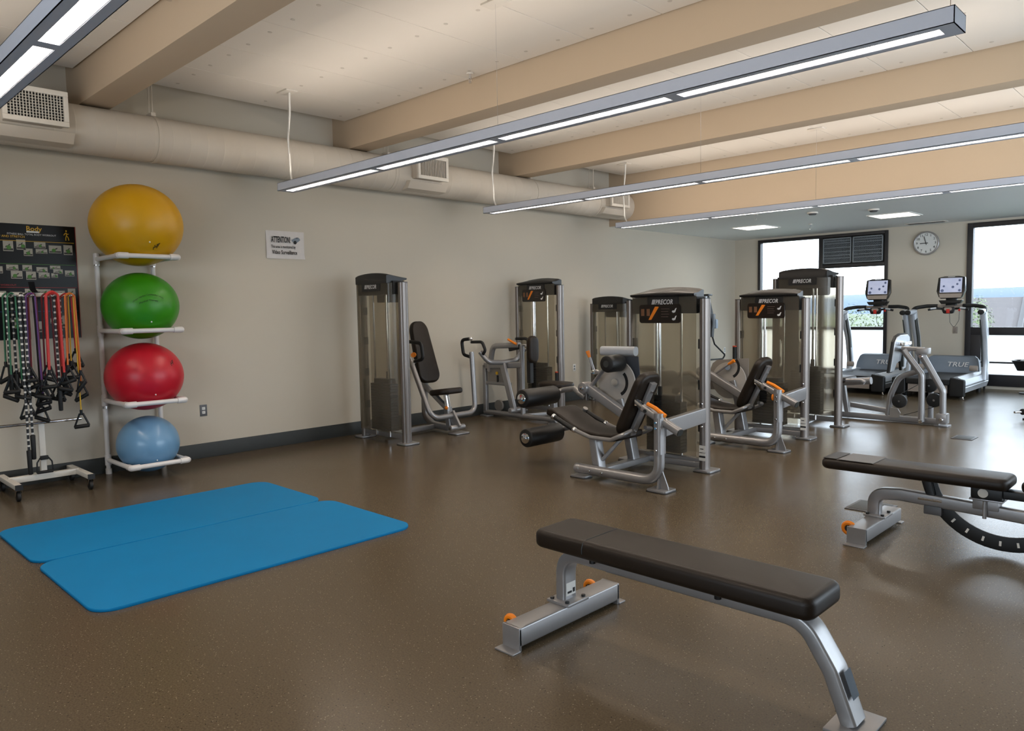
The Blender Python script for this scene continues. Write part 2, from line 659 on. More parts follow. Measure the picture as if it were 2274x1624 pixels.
def wall_with_holes(name, fixed, lo, hi, holes, axis, m='wall'):
    """wall slab with rectangular openings; holes = (a0, a1, z0, z1) along the wall"""
    mb = MB()

    def b(a0, a1, z0, z1):
        if a1 - a0 < 1e-4 or z1 - z0 < 1e-4: return
        if axis == 'x': mb.box((a0, fixed[0], z0), (a1, fixed[1], z1))
        else: mb.box((fixed[0], a0, z0), (fixed[1], a1, z1))
    a = lo[0]
    for h in holes:
        b(a, h[0], lo[1], hi[1])
        b(h[0], h[1], lo[1], h[2])
        b(h[0], h[1], h[3], hi[1])
        a = h[1]
    b(a, hi[0], lo[1], hi[1])
    return mb.build(name, m, smooth=False)


WA, WB = (0.51, 2.96), (4.2, 6.62)
tag(wall_with_holes('wall_far', (YF, YF + 0.2), (-0.2, -0.1), (XR, ZS), [(WA[0], WA[1], 0.05, 2.745), (WB[0], WB[1], 0.05, 2.745)], 'x'),
    'far end wall with tall windows and clock', kind='structure')
tag(wall_with_holes('wall_right', (XR, XR + 0.2), (YB, -0.1), (YF + 0.2, ZS), [(4.2, 6.9, 0.25, 2.7), (7.2, 9.9, 0.25, 2.7), (10.2, 12.4, 0.25, 2.7)], 'y'),
    'unseen right wall with window openings added for fill light', kind='structure')  # openings never in view, added to brighten the far wall and low ceiling
tag(wall_with_holes('wall_back', (YB - 0.2, YB), (-0.2, -0.1), (XR + 0.2, ZS), [(4.5, 6.8, 0.8, 2.6), (7.0, 9.3, 0.8, 2.6)], 'x'),
    'wall behind the camera with window openings added for fill light', kind='structure')  # openings never in view, added and sized for frontal fill light
tag(MB().box((2.96, YF - 0.012, 0), (4.2, YF, 0.15)).build('baseboard_far', 'base', bevel=0.003), 'dark cove base between the tall windows', kind='structure')

ceil = tag(MB().box((-0.2, YB - 0.2, ZS), (XR + 0.2, YF + 0.2, ZS + 0.15)).build('ceiling', 'slab', smooth=False), 'concrete slab hung with white panels', kind='structure')
tag(MB().box((0, YSOF + 0.02, ZL), (XR, YF, ZL + 0.12)).build('ceiling_lower', 'lowceil', smooth=False), 'lower smooth ceiling at the window end', kind='structure')
tag(MB().box((0, YSOF, ZL), (XR, YSOF + 0.02, ZS)).build('ceiling_bulkhead', 'beam', smooth=False), 'tan bulkhead face where the ceiling drops', kind='structure')
BEAMS = (-0.6, 2.12, 4.83, 7.5)
for k, y in enumerate(BEAMS):
    tag(MB().box((0, y, 3.275), (XR, y + 0.25, ZS)).build('ceiling_beam', 'beam', bevel=0.006), 'deep beige ceiling beam across the room', kind='structure')
# white ceiling panels with fasteners, one object each
PW, X0 = 0.69, 0.272
bays = [(-0.3, 2.1), (2.42, 4.815), (5.12, 7.485), (7.79, YSOF - 0.015)]
for bi, (y0, y1) in enumerate(bays):
    pm = fm = None
    for k in range(10):
        xa = X0 + k * PW
        if pm is None:
            pm = MB().box((X0 + 0.003, y0, ZP), (X0 + PW - 0.003, y1, ZP + 0.03)).build('ceiling_panel', 'panel', ceil, bevel=0.002, seg=1)
            q = MB()
            rows = [y1 - 0.16, y1 - 0.16 - 0.87, y1 - 0.16 - 1.735]
            for yy in rows:
                for xx in (0.17, 0.52):
                    q.cyl((X0 + xx, yy, ZP - 0.002), (X0 + xx, yy, ZP + 0.001), 0.017, n=10)
            fm = q.build('panel_fasteners', 'fastener', pm)
            fm['kind'] = 'stuff'
        else:
            c = pm.copy(); COL.objects.link(c); c.parent = ceil; c.location = (k * PW, 0, 0)
            d = fm.copy(); COL.objects.link(d); d.parent = c

# ------------------------------------------------------------------ far windows
Yg = YF + 0.06


def win_frame(mb, x0, x1, z0, z1, d0=-0.03, d1=0.1):
    mb.box((x0, YF + d0, z0), (x1, YF + d1, z1))


wA = tag(thing('window_1', (1.735, YF + 0.05, 0.05), 'tall dark framed window with a vent grille', None), kind='structure')
fr = MB()
win_frame(fr, 0.51, 0.56, 0.05, 2.745)
win_frame(fr, 2.905, 2.96, 0.05, 2.745)
win_frame(fr, 0.56, 2.905, 2.69, 2.745)
win_frame(fr, 0.56, 2.905, 0.05, 0.24)
win_frame(fr, 1.73, 1.805, 0.24, 2.69)
win_frame(fr, 0.56, 1.73, 0.965, 1.02)
win_frame(fr, 1.805, 2.905, 0.965, 1.02)
win_frame(fr, 1.805, 2.905, 2.12, 2.185)
fr.build('window_frame', 'dark_frame', wA, bevel=0.004)
for x0, x1, z0, z1, m in ((0.56, 1.73, 1.02, 2.69, 'glass'), (1.805, 2.905, 1.02, 2.12, 'glass'), (0.56, 1.73, 0.24, 0.965, 'frosted'), (1.805, 2.905, 0.24, 0.965, 'frosted')):
    MB().box((x0, Yg, z0), (x1, Yg + 0.006, z1)).build('pane' if m == 'glass' else 'frosted_pane', m, wA, smooth=False)
MB().box((1.805, YF + 0.07, 2.185), (2.905, YF + 0.1, 2.69)).build('vent_backing', 'black', wA)

wB = tag(thing('window_2', (5.41, YF + 0.05, 0.05), 'tall dark framed window beside the clock', None), kind='structure')
fr = MB()
win_frame(fr, 4.2, 4.285, 0.05, 2.745)
win_frame(fr, 6.54, 6.62, 0.05, 2.745)
win_frame(fr, 4.285, 6.54, 2.67, 2.745)
win_frame(fr, 4.285, 6.54, 0.05, 0.24)
win_frame(fr, 4.285, 6.54, 0.89, 1.02)
win_frame(fr, 4.285, 4.44, 0.24, 0.89)
win_frame(fr, 5.5, 5.56, 0.24, 2.67)
fr.build('window_frame', 'dark_frame', wB, bevel=0.004)
for x0, x1, z0, z1, m in ((4.285, 5.5, 1.02, 2.67, 'glass'), (5.56, 6.54, 1.02, 2.67, 'glass'), (4.44, 5.5, 0.24, 0.89, 'frosted'), (5.56, 6.54, 0.24, 0.89, 'frosted')):
    MB().box((x0, Yg, z0), (x1, Yg + 0.006, z1)).build('pane' if m == 'glass' else 'frosted_pane', m, wB, smooth=False)
for k, (y0, y1) in enumerate(((4.2, 6.9), (7.2, 9.9), (10.2, 12.4))):  # frames for the added side windows, out of view
    fr = MB()
    for a, b, c, d in ((y0, y0 + 0.06, 0.25, 2.7), (y1 - 0.06, y1, 0.25, 2.7), (y0, y1, 0.25, 0.31), (y0, y1, 2.64, 2.7), (y0, y1, 1.5, 1.56)):
        fr.box((XR + 0.03, a, c), (XR + 0.12, b, d))
    tag(fr.build('window_%d' % (k + 3), 'dark_frame'), 'dark frame of an unseen window added to the side wall', kind='structure')
for k, (x0, x1) in enumerate(((4.5, 6.8), (7.0, 9.3))):  # frames for the added rear fill windows, out of view
    fr = MB()
    for a, b, c, d in ((x0, x0 + 0.06, 0.8, 2.6), (x1 - 0.06, x1, 0.8, 2.6), (x0, x1, 0.8, 0.86), (x0, x1, 2.54, 2.6), (x0, x1, 1.5, 1.56)):
        fr.box((a, YB - 0.12, c), (b, YB - 0.03, d))
    tag(fr.build('window_%d' % (k + 6), 'dark_frame'), 'dark frame of an unseen window added to the rear wall', kind='structure')

# expanded-metal vent grille in the upper sash of window 1
gr = thing('vent_grille', (2.355, YF - 0.04, 2.19), 'double black mesh vent grille with grey slats at window top', 'grille')
for gx0, gx1 in ((1.82, 2.335), (2.36, 2.885)):
    q = MB()
    for a, b, c, d in ((gx0, gx0 + 0.018, 2.2, 2.67), (gx1 - 0.018, gx1, 2.2, 2.67), (gx0, gx1, 2.2, 2.218), (gx0, gx1, 2.652, 2.67)):
        q.box((a, YF - 0.06, c), (b, YF - 0.035, d))
    q.build('grille_frame', 'grille_grey', gr, bevel=0.003)
    for z in (2.29, 2.345, 2.41, 2.485, 2.565, 2.61):
        MB().box((gx0 + 0.018, YF - 0.06, z), (gx1 - 0.018, YF - 0.045, z + 0.012)).build('slat', 'grille_grey', gr, bevel=0.002)
    q = MB()
    n = 17
    st = (gx1 - gx0 - 0.036) / n
    for k in range(-12, n):
        for sgn in (1, -1):
            xa = gx0 + 0.018 + (k if sgn > 0 else n - k) * st
            pts = []
            x_, z_ = xa, 2.218
            xb, zb = xa + sgn * 0.434 * 0.85, 2.652
            lo_, hi_ = gx0 + 0.018, gx1 - 0.018
            t0, t1 = 0.0, 1.0
            dx = xb - xa
            for lim, ge in ((lo_, True), (hi_, False)):
                t = (lim - xa) / dx
                if (dx > 0) == ge: t0 = max(t0, t)
                else: t1 = min(t1, t)
            if t1 - t0 < 0.02: continue
            q.sweep([V(xa + dx * t0, YF - 0.04, 2.218 + 0.434 * t0), V(xa + dx * t1, YF - 0.04, 2.218 + 0.434 * t1)], circ(0.0032, 4), cap=False)
    o = q.build('wire_mesh', 'grille_grey', gr)
    o['kind'] = 'stuff'

# ------------------------------------------------------------------ outside
tag(MB().box((-400, YF + 3, -6.2), (300, 900, -6)).build('outdoor_ground', 'ground', smooth=False), 'ground below the windows outside', kind='structure')
hb = MB()
pts, n = [], 60
hv, hf = [], []
for k in range(n + 1):
    x = -800 + 1400 * k / n
    h = 6 + 1.6 * math.sin(k * 0.21 + 1.0) + 0.9 * math.sin(k * 0.5) + 0.3 * math.sin(k * 1.7)
    for (yy, zz) in ((560, -6), (600, h * 0.55), (650, h + 3.4), (760, h * 0.6), (800, -6)):
        hv.append((x, yy, zz))
for k in range(n):
    for j in range(4):
        a = k * 5 + j
        hf.append((a, a + 5, a + 6, a + 1))
hb.add(hv, hf)
tag(hb.build('hills', 'hill', angle=60), 'blue wooded ridge on the horizon outside', kind='structure')


def leafy(name, c, r, n, m, label, trunk=True, size=0.16, sq=(1, 1, 1)):
    """a crown of small leaf sprays around a branching trunk"""
    t = thing(name, (c[0], c[1], -6), label, 'tree')
    rnd = random.Random(int(c[0] * 100) + int(c[1] * 10))
    lob = [Vector((rnd.uniform(-.6, .6) * r * sq[0], rnd.uniform(-.6, .6) * r * sq[1], rnd.uniform(-.55, .6) * r * sq[2])) for _ in range(9)]
    mb = MB()
    vs, fs = [], []
    for k in range(n):
        l = lob[k % 9]
        d = Vector((rnd.gauss(0, 1), rnd.gauss(0, 1), rnd.gauss(0, 1))).normalized()
        p = Vector(c) + l + Vector((d.x * sq[0], d.y * sq[1], d.z * sq[2])) * r * 0.5 * rnd.uniform(0.75, 1.05)
        a = Vector((rnd.gauss(0, 1), rnd.gauss(0, 1), rnd.gauss(0, 1))).normalized()
        b = a.cross(d).normalized()
        a = b.cross(d)
        s = size * rnd.uniform(0.6, 1.3)
        o = len(vs)
        vs += [p - a * s, p - b * s * 0.4 + d * s * .1, p + a * s, p + b * s * 0.4 + d * s * .1]
        fs.append((o, o + 1, o + 2, o + 3))
    mb.add(vs, fs)
    f = mb.build('foliage', m, t, smooth=False)
    f['kind'] = 'stuff'
    q = MB().tube([(c[0], c[1], -6), (c[0] + .1, c[1], c[2] - r * .6), (c[0] - .1, c[1], c[2] + r * .3)], 0.14, 0.5, 8)
    for l in lob[:5]:
        q.tube([(c[0], c[1], c[2] - r * .5), Vector(c) + l], 0.05, 0, 6)
    q.build('trunk', 'bark', t)
    return t


leafy('street_tree', (1.5, 25.0, -0.7), 1.75, 11000, 'leaf_a', 'pale green leafy tree outside beside the clock window', size=0.05, sq=(0.5, 0.6, 1.55))
leafy('garden_tree', (-2.2, 25.5, -1.3), 2.4, 14000, 'leaf_b', 'sunlit bushy tree outside the window with the vent grille', size=0.055, sq=(1.1, 0.8, 1.05))
leafy('garden_tree', (-4.8, 30.5, -1.6), 2.6, 9000, 'leaf_a', 'bushy tree outside standing left of the sunlit one', size=0.07, sq=(1.1, 0.8, 1.05))
hs = thing('house', (1.2, 42.0, -6), 'neighbouring house with a plain grey shingle roof outside', 'house')
MB().box((-4.2, 38.6, -6), (0.45, 46.0, -1.0)).build('house_wall', 'siding', hs)
rf = MB()
rf.add([(-4.9, 37.9, -1.2), (0.55, 37.9, -1.2), (0.2, 42.3, 1.62), (-4.4, 42.3, 1.62), (-4.9, 46.6, -1.2), (0.55, 46.6, -1.2),
        (-4.9, 37.9, -1.35), (0.55, 37.9, -1.35), (-4.9, 46.6, -1.35), (0.55, 46.6, -1.35)],
       [(0, 1, 2, 3), (3, 2, 5, 4), (0, 3, 4), (1, 5, 2), (0, 6, 7, 1), (4, 5, 9, 8), (6, 8, 9, 7), (0, 4, 8, 6), (1, 7, 9, 5)])
rf.build('roof', 'roof', hs, smooth=False)
MB().bar([(0.55, 37.9, -1.12), (0.2, 42.3, 1.7), (0.55, 46.6, -1.12)], 0.16, 0.2, up=(1, 0, 0)).build('barge_board', 'dark_frame', hs)

# ------------------------------------------------------------------ pendant lamps
SEG = (0.78, 2.3, 3.735, 5.165, 6.6)


def pendant(y, label, z0=2.64, blades=True):
    t = thing('pendant_light', (3.69, y, z0), label, 'light', 'linear pendant lights')
    z1, hw, sw = z0 + 0.075, 0.09, 0.042
    b = MB()
    x0, x1 = SEG[0], SEG[-1]
    b.box((x0, y - hw, z0), (x1, y - hw + 0.004, z1)).box((x0, y + hw - 0.004, z0), (x1, y + hw, z1))
    b.box((x0, y - hw, z0), (x0 + 0.004, y + hw, z1)).box((x1 - 0.004, y - hw, z0), (x1, y + hw, z1))
    b.box((x0, y - hw, z1 - 0.003), (x1, y + hw, z1))
    b.box((x0, y - hw, z0), (x1, y - sw, z0 + 0.003)).box((x0, y + sw, z0), (x1, y + hw, z0 + 0.003))
    for k, x in enumerate(SEG):
        a, c = (x, x + 0.07) if k == 0 else ((x - 0.07, x) if k == 4 else (x - 0.04, x + 0.04))
        b.box((a, y - sw, z0), (c, y + sw, z0 + 0.003))
    b.build('housing', 'fixture', t, smooth=False)
    for k in range(4):
        a, c = SEG[k] + (0.07 if k == 0 else 0.04), SEG[k + 1] - (0.07 if k == 3 else 0.04)
        q = MB()
        q.prism([(y - sw, z0 + 0.003), (y - sw + 0.003, z0 + 0.003), (y - sw * 0.8, z0 + 0.05), (y - sw * 0.85, z0 + 0.05)], 'x', a, c)
        q.prism([(y + sw, z0 + 0.003), (y + sw - 0.003, z0 + 0.003), (y + sw * 0.8, z0 + 0.05), (y + sw * 0.85, z0 + 0.05)], 'x', a, c)
        n = int((c - a) / 0.07)
        for j in range(1, n):
            xx = a + (c - a) * j / n
            q.box((xx - 0.0012, y - sw, z0 + 0.004), (xx + 0.0012, y + sw, z0 + 0.034))
        q.build('louvre', 'louvre', t, smooth=False)
        MB().box((a - 0.035, y - sw * 1.6, z0 + 0.05), (c + 0.035, y + sw * 1.6, z0 + 0.054)).build('diffuser', 'lamp_glow', t, smooth=False)
        d = bpy.data.lights.new('lamp_tube', 'AREA')
        d.shape, d.size, d.size_y, d.energy, d.color = 'RECTANGLE', c - a, 0.06, DOWN_W, LAMP_COL
        o = bpy.data.objects.new('lamp_tube', d)
        COL.objects.link(o)
        o.parent, o.location = t, ((a + c) / 2 - 3.69, 0, 0.048)
    for sg in (-1, 1):          # indirect optics throw the uplight sideways in two lobes
        d = bpy.data.lights.new('lamp_uplight', 'AREA')
        d.shape, d.size, d.size_y, d.energy, d.color = 'RECTANGLE', x1 - x0 - 0.1, 0.06, UP_W * 2.9, LAMP_COL
        o = bpy.data.objects.new('lamp_uplight', d)
        COL.objects.link(o)
        o.parent, o.location, o.rotation_euler = t, (0, sg * 0.04, 0.115), (math.pi - sg * math.radians(50), 0, 0)
    # canopies, suspension wires and the white power cord at the wall end
    for x in (0.88, 3.735, 6.56):
        MB().box((x - 0.09, y - 0.06, ZP - 0.014), (x + 0.09, y + 0.06, ZP)).build('canopy', 'white_metal', t, bevel=0.003)
        MB().cyl((x, y, z1), (x, y, ZP - 0.014), 0.0016, n=5).build('wire', 'chrome', t)
    MB().tube([(0.90, y + 0.01, ZP - 0.014), (0.885, y + 0.015, ZP - 0.2), (0.86, y + 0.0, ZP - 0.45), (0.875, y, z1 + 0.25), (0.885, y, z1 + 0.08), (0.94, y - 0.02, z1)], 0.009, 0.14, 8).build('power_cord', 'white', t)
    return t


pendant(1.0, 'linear pendant light at the near left corner above the band rack')
pendant(3.78, 'big near pendant light whose square end shows, above the mats')
pendant(6.53, 'linear pendant light second nearest, in front of the tan bulkhead')
pendant(9.25, 'farthest linear pendant light, just before the ceiling drops')

for x0, y0, lb in ((1.18, 11.9, 'recessed square ceiling light nearest the long wall'), (3.36, 12.04, 'recessed square ceiling light above the clock window')):
    t = thing('recessed_light', (x0 + 0.3, y0 + 0.3, ZL - 0.012), lb, 'light', 'recessed ceiling lights')
    q = MB()
    for a, b, c, d in ((0, 0.62, 0, 0.025), (0, 0.62, 0.595, 0.62), (0, 0.025, 0.025, 0.595), (0.595, 0.62, 0.025, 0.595)):
        q.box((x0 + a, y0 + c, ZL - 0.01), (x0 + b, y0 + d, ZL))
    q.build('frame', 'white', t)
    MB().box((x0 + 0.025, y0 + 0.025, ZL - 0.006), (x0 + 0.595, y0 + 0.595, ZL)).build('diffuser', 'troffer_glow', t, smooth=False)
    d = bpy.data.lights.new('troffer_lamp', 'AREA')
    d.shape, d.size, d.energy, d.color = 'SQUARE', 0.56, TROFFER_W, (1, 0.93, 0.82)
    o = bpy.data.objects.new('troffer_lamp', d)
    COL.objects.link(o)
    o.parent, o.location = t, (0.01, 0.01, 0.002)

for x, y, lb in ((2.99, 10.96, 'round smoke detector nearer the pendant lights'), (3.71, 11.33, 'round smoke detector beside the right recessed light')):
    t = thing('smoke_detector', (x, y, ZL - 0.04), lb, 'detector', 'smoke detectors')
    MB().cyl((x, y, ZL), (x, y, ZL - 0.02), 0.075, n=20).build('base_plate', 'white_metal', t)
    MB().cyl((x, y, ZL - 0.02), (x, y, ZL - 0.04), 0.06, 0.045, n=20).build('sensor_head', 'hatch', t)
for x, y, z, lb in ((2.36, 10.46, ZL, 'brass sprinkler head on the low ceiling near the bulkhead'), (2.32, 12.5, ZL, 'sprinkler head on the low ceiling between the recessed lights'),
                    (2.47, 4.7, ZP, 'sprinkler head at the second beam from the camera'), (2.46, 2.06, ZP, 'sprinkler head at the nearest beam')):
    t = thing('sprinkler_head', (x, y, z - 0.09), lb, 'sprinkler', 'ceiling sprinklers')
    MB().cyl((x, y, z), (x, y, z - 0.012), 0.032, n=14).build('rosette', 'white_metal', t)
    MB().cyl((x, y, z), (x, y, z - 0.05), 0.012, n=10).build('stem', 'chrome', t)
    q = MB().tube([(x - 0.005, y, z - 0.048), (x - 0.018, y, z - 0.06), (x, y, z - 0.084), (x + 0.018, y, z - 0.06), (x + 0.005, y, z - 0.048)], 0.003, 0.01, 6)
    q.build('frame_arm', 'chrome', t)
    MB().cyl((x, y, z - 0.084), (x, y, z - 0.087), 0.017, n=12).build('deflector', 'chrome', t)
t = thing('air_diffuser', (3.66, 13.95, ZL - 0.01), 'slim white air diffuser on the low ceiling above the clock', 'diffuser')
MB().box((3.36, 13.85, ZL - 0.008), (3.98, 14.05, ZL)).build('frame', 'white_metal', t, bevel=0.003)
for k in range(3):
    MB().box((3.4, 13.885 + 0.045 * k, ZL - 0.014), (3.94, 13.91 + 0.045 * k, ZL - 0.006)).build('slat', 'hatch', t)

# ------------------------------------------------------------------ spiral duct
DX, DZ, DR = 0.30, 3.065, 0.205
t = thing('spiral_duct', (DX, 3.4, DZ), 'long round painted spiral duct along the top of the wall', 'duct')
q = MB()
y = YB
pts, sca = [], []
while y < YSOF - 0.001:
    for dy, s in ((0, 1.0), (0.145, 1.0), (0.149, 1.007), (0.155, 1.007), (0.159, 1.0)):
        yy = min(y + dy, YSOF)
        if not pts or yy > pts[-1][1] + 1e-5:
            pts.append((DX, yy, DZ)); sca.append(DR * s)
    y += 0.16
q.sweep(pts, circ(1, 40), (0, 0, 1), scale=sca)
q.build('duct_body', 'duct', t, angle=50)
for y in (2.72, 5.35, 7.78, 9.2):
    MB().cyl((DX, y - 0.014, DZ), (DX, y + 0.014, DZ), DR + 0.006, n=40).build('strap', 'duct', t)
    q = MB().box((DX - 0.06, y - 0.02, DZ + DR), (DX + 0.06, y + 0.02, DZ + DR + 0.03))
    q.cyl((DX - 0.04, y, DZ + DR), (DX - 0.04, y, ZS), 0.005, n=6).cyl((DX + 0.04, y, DZ + DR), (DX + 0.04, y, ZS), 0.005, n=6)
    q.build('hanger', 'duct', t)
for y in (4.06, ):
    MB().cyl((DX, y - 0.03, DZ), (DX, y + 0.03, DZ), DR + 0.003, n=40).build('joint_band', 'duct', t)
for ya, lb, vert in ((1.49, 'white square mesh air grille on the duct beside the near pendant light', True), (5.56, 'white air grille on the duct behind the big pendant light', False),
                     (9.28, 'white air grille on the duct at the bulkhead end', False)):
    yb_ = ya + 0.46
    t = thing('duct_grille', (0.62, (ya + yb_) / 2, 3.0), lb, 'grille', 'air grilles on the duct')
    za, zb = 3.005, 3.265
    q = MB()
    q.box((0.36, ya + 0.02, za - 0.0), (0.60, yb_ - 0.02, zb))
    q.build('collar', 'duct', t, bevel=0.01)
    q = MB().prism([(0.30, za - 0.14), (0.50, za - 0.115), (0.56, za - 0.035), (0.52, za - 0.03), (0.40, za - 0.05)], 'y', ya - 0.06, yb_ + 0.06)
    q.build('saddle', 'duct', t, bevel=0.004)
    q = MB()
    for a, b, c, d in ((ya, yb_, za - 0.01, za + 0.03), (ya, yb_, zb - 0.03, zb + 0.01), (ya, ya + 0.035, za + 0.03, zb - 0.03), (yb_ - 0.035, yb_, za + 0.03, zb - 0.03)):
        q.box((0.60, a, c), (0.635, b, d))
    q.build('grille_frame', 'white_metal', t, bevel=0.004)
    MB().box((0.601, ya + 0.03, za + 0.03), (0.606, yb_ - 0.03, zb - 0.03)).build('grille_backing', 'black', t)
    n = 18 if vert else 16
    for k in range(1, n):
        yy = ya + 0.035 + (yb_ - ya - 0.07) * k / n
        MB().box((0.607, yy - 0.002, za + 0.03), (0.63, yy + 0.002, zb - 0.03)).build('blade', 'white_metal', t)
    if vert:
        for k in range(1, 9):
            zz = za + 0.03 + (zb - za - 0.06) * k / 9
            MB().box((0.607, ya + 0.035, zz - 0.002), (0.622, yb_ - 0.035, zz + 0.002)).build('crosspiece', 'white_metal', t)

# ------------------------------------------------------------------ wall clock
cx, cz = 3.58, 2.465
t = thing('wall_clock', (cx, YF - 0.02, cz), 'round wall clock with a grey rim on the far wall', 'clock')
MB().cyl((cx, YF, cz), (cx, YF - 0.035, cz), 0.19, n=40).build('case', 'hatch', t)
MB().torus((cx, YF - 0.035, cz), 0.19, 0.014, 'y', 40, 10).build('rim', 'steel', t)
MB().cyl((cx, YF - 0.03, cz), (cx, YF - 0.038, cz), 0.182, n=40).build('dial', 'clockface', t)
for h in range(1, 13):
    a = math.radians(90 - 30 * h)
    lettering(str(h), 0.056, 'ink', t, (cx + 0.145 * math.cos(a), YF - 0.0385, cz + 0.145 * math.sin(a) - 0.017), (1, 0, 0), (0, 0, 1), name='numeral', align='CENTER', bold=0.01, ext=0.0006)


def hand(deg, L, wd, nm, yy):
    a = math.radians(90 - deg)
    d = V(math.cos(a), 0, math.sin(a))
    MB().bar([V(cx, yy, cz) - d * 0.03, V(cx, yy, cz) + d * L], 0.003, wd, up=d.cross(V(0, 1, 0))).build(nm, 'ink', t)


hand(268, 0.095, 0.012, 'hour_hand', YF - 0.042)
hand(344, 0.125, 0.009, 'minute_hand', YF - 0.046)
MB().cyl((cx, YF - 0.036, cz), (cx, YF - 0.05, cz), 0.009, n=12).build('hub', 'ink', t)

# ------------------------------------------------------------------ sign, outlets
t = thing('notice_sign', (0.0, 4.18, 2.05), 'white paper video surveillance notice taped to the wall', 'sign')
q = MB()
vs, fs = [], []
for i in range(9):
    for k in range(7):
        yy, zz = 3.955 + 0.455 * i / 8, 2.05 + 0.3 * k / 6
        vs.append((0.006 + 0.004 * math.sin(i * 1.1 + k * 0.7) + (0.012 if (i == 8 and k == 0) else 0), yy, zz))
for i in range(8):
    for k in range(6):
        a = i * 7 + k
        fs.append((a, a + 7, a + 8, a + 1))
q.add(vs, fs)
o = q.build('paper', 'paper', t, angle=180)
XD, UD = (0, 1, 0), (0, 0, 1)
lettering('ATTENTION!', 0.092, 'ink', t, (0.0135, 4.012, 2.225), XD, UD, bold=0.022, sx=0.42)
lettering('This area is monitored by', 0.045, 'ink', t, (0.0135, 4.008, 2.165), XD, UD, bold=0.014, sx=0.62)
lettering('Video Surveillance', 0.06, 'ink', t, (0.0135, 4.018, 2.10), XD, UD, bold=0.016, sx=0.67)
q = MB()
for pts in ([(4.25, 2.255), (4.30, 2.285), (4.345, 2.285), (4.36, 2.262), (4.315, 2.228), (4.27, 2.235)],):
    q.add([(0.0135, a, b) for a, b in pts], [tuple(range(len(pts)))])
q.build('camera_picture', 'greyink', t)
q = MB()
q.add([(0.0142, 4.295 + 0.02 * math.cos(a * .5), 2.232 + 0.02 * math.sin(a * .5)) for a in range(12)], [tuple(range(12))])
q.add([(0.0142, a, b) for a, b in ((4.30, 2.278), (4.315, 2.287), (4.34, 2.287), (4.325, 2.279))], [(0, 1, 2, 3)])
q.build('camera_lens_picture', 'ink', t)


def outlet(loc, axis, label, plate='hatch', rec='white', group='wall outlets'):
    t = thing('wall_outlet', loc, label, 'outlet', group)
    x, y, z = loc

    def P(a, b, d):      # a across, b up, d out of the wall
        return (x + d, y + a, z + b) if axis == 'x' else (x + a, y - d, z + b)

    def bx(a0, a1, b0, b1, d0, d1):
        p, q_ = P(a0, b0, d0), P(a1, b1, d1)
        return MB().box([min(i, j) for i, j in zip(p, q_)], [max(i, j) for i, j in zip(p, q_)])
    bx(-0.036, 0.036, -0.058, 0.058, 0, 0.006).build('cover_plate', plate, t, bevel=0.002)
    for b in (-0.02, 0.02):
        r = bx(-0.016, 0.016, b - 0.014, b + 0.014, 0.005, 0.009).build('receptacle', rec, t, bevel=0.006)
        s = bx(-0.007, -0.0045, b - 0.004, b + 0.007, 0.009, 0.0096)
        s.v += bx(0.0045, 0.007, b - 0.004, b + 0.007, 0.009, 0.0096).v
        s.f += [tuple(i + 8 for i in f) for f in s.f]
        s.build('slot', 'ink', r)


outlet((0, 3.195, 0.485), 'x', 'grey wall outlet beside the exercise ball rack')
outlet((0, 9.1, 0.52), 'x', 'white wall outlet behind the machines with a tall plate', 'white', 'greyink')
outlet((0, 13.9, 0.55), 'x', 'white wall outlet near the far corner', 'white', 'greyink')
outlet((4.05, YF, 0.97), 'y', 'grey wall outlet on the far wall under the clock', 'tan_plate', 'tan_plate')

# floor box covers
for (x0, y0, x1, y1), lb in (((5.36, 8.86, 5.56, 9.12), 'small grey floor box cover far out on the open floor'), ((5.56, 5.36, 5.82, 5.66), 'grey floor box cover beside the incline bench foot')):
    t = thing('floor_box', ((x0 + x1) / 2, (y0 + y1) / 2, 0), lb, 'floor box', 'floor box covers')
    MB().box((x0, y0, 0), (x1, y1, 0.006)).build('cover_frame', 'hatch', t, bevel=0.002)
    MB().box((x0 + 0.02, y0 + 0.02, 0.006), (x1 - 0.02, y1 - 0.02, 0.008)).build('lid', 'base', t, bevel=0.001)

# ------------------------------------------------------------------ weight towers


def logo(parent, origin, xd, ud, h, m='lettering'):
    """three slanted strokes and the maker's name"""
    xd, ud, origin = Vector(xd), Vector(ud), Vector(origin)
    nd = xd.cross(ud)
    q = MB()
    for k in range(3):
        a = k * h * 0.26
        q.add([origin + xd * (a + dx) + ud * dz + nd * 0.0012 for dx, dz in ((0, 0), (h * 0.17, 0), (h * 0.17 + h * 0.25, h * 0.95), (h * 0.25, h * 0.95))], [(0, 1, 2, 3)])
    q.build('logo_strokes', m, parent, smooth=False)
    lettering('PRECOR', h * 1.32, m, parent, origin + xd * h * 0.86, xd, ud, bold=0.018, shear=0.22, sx=0.80, ext=0.0012)


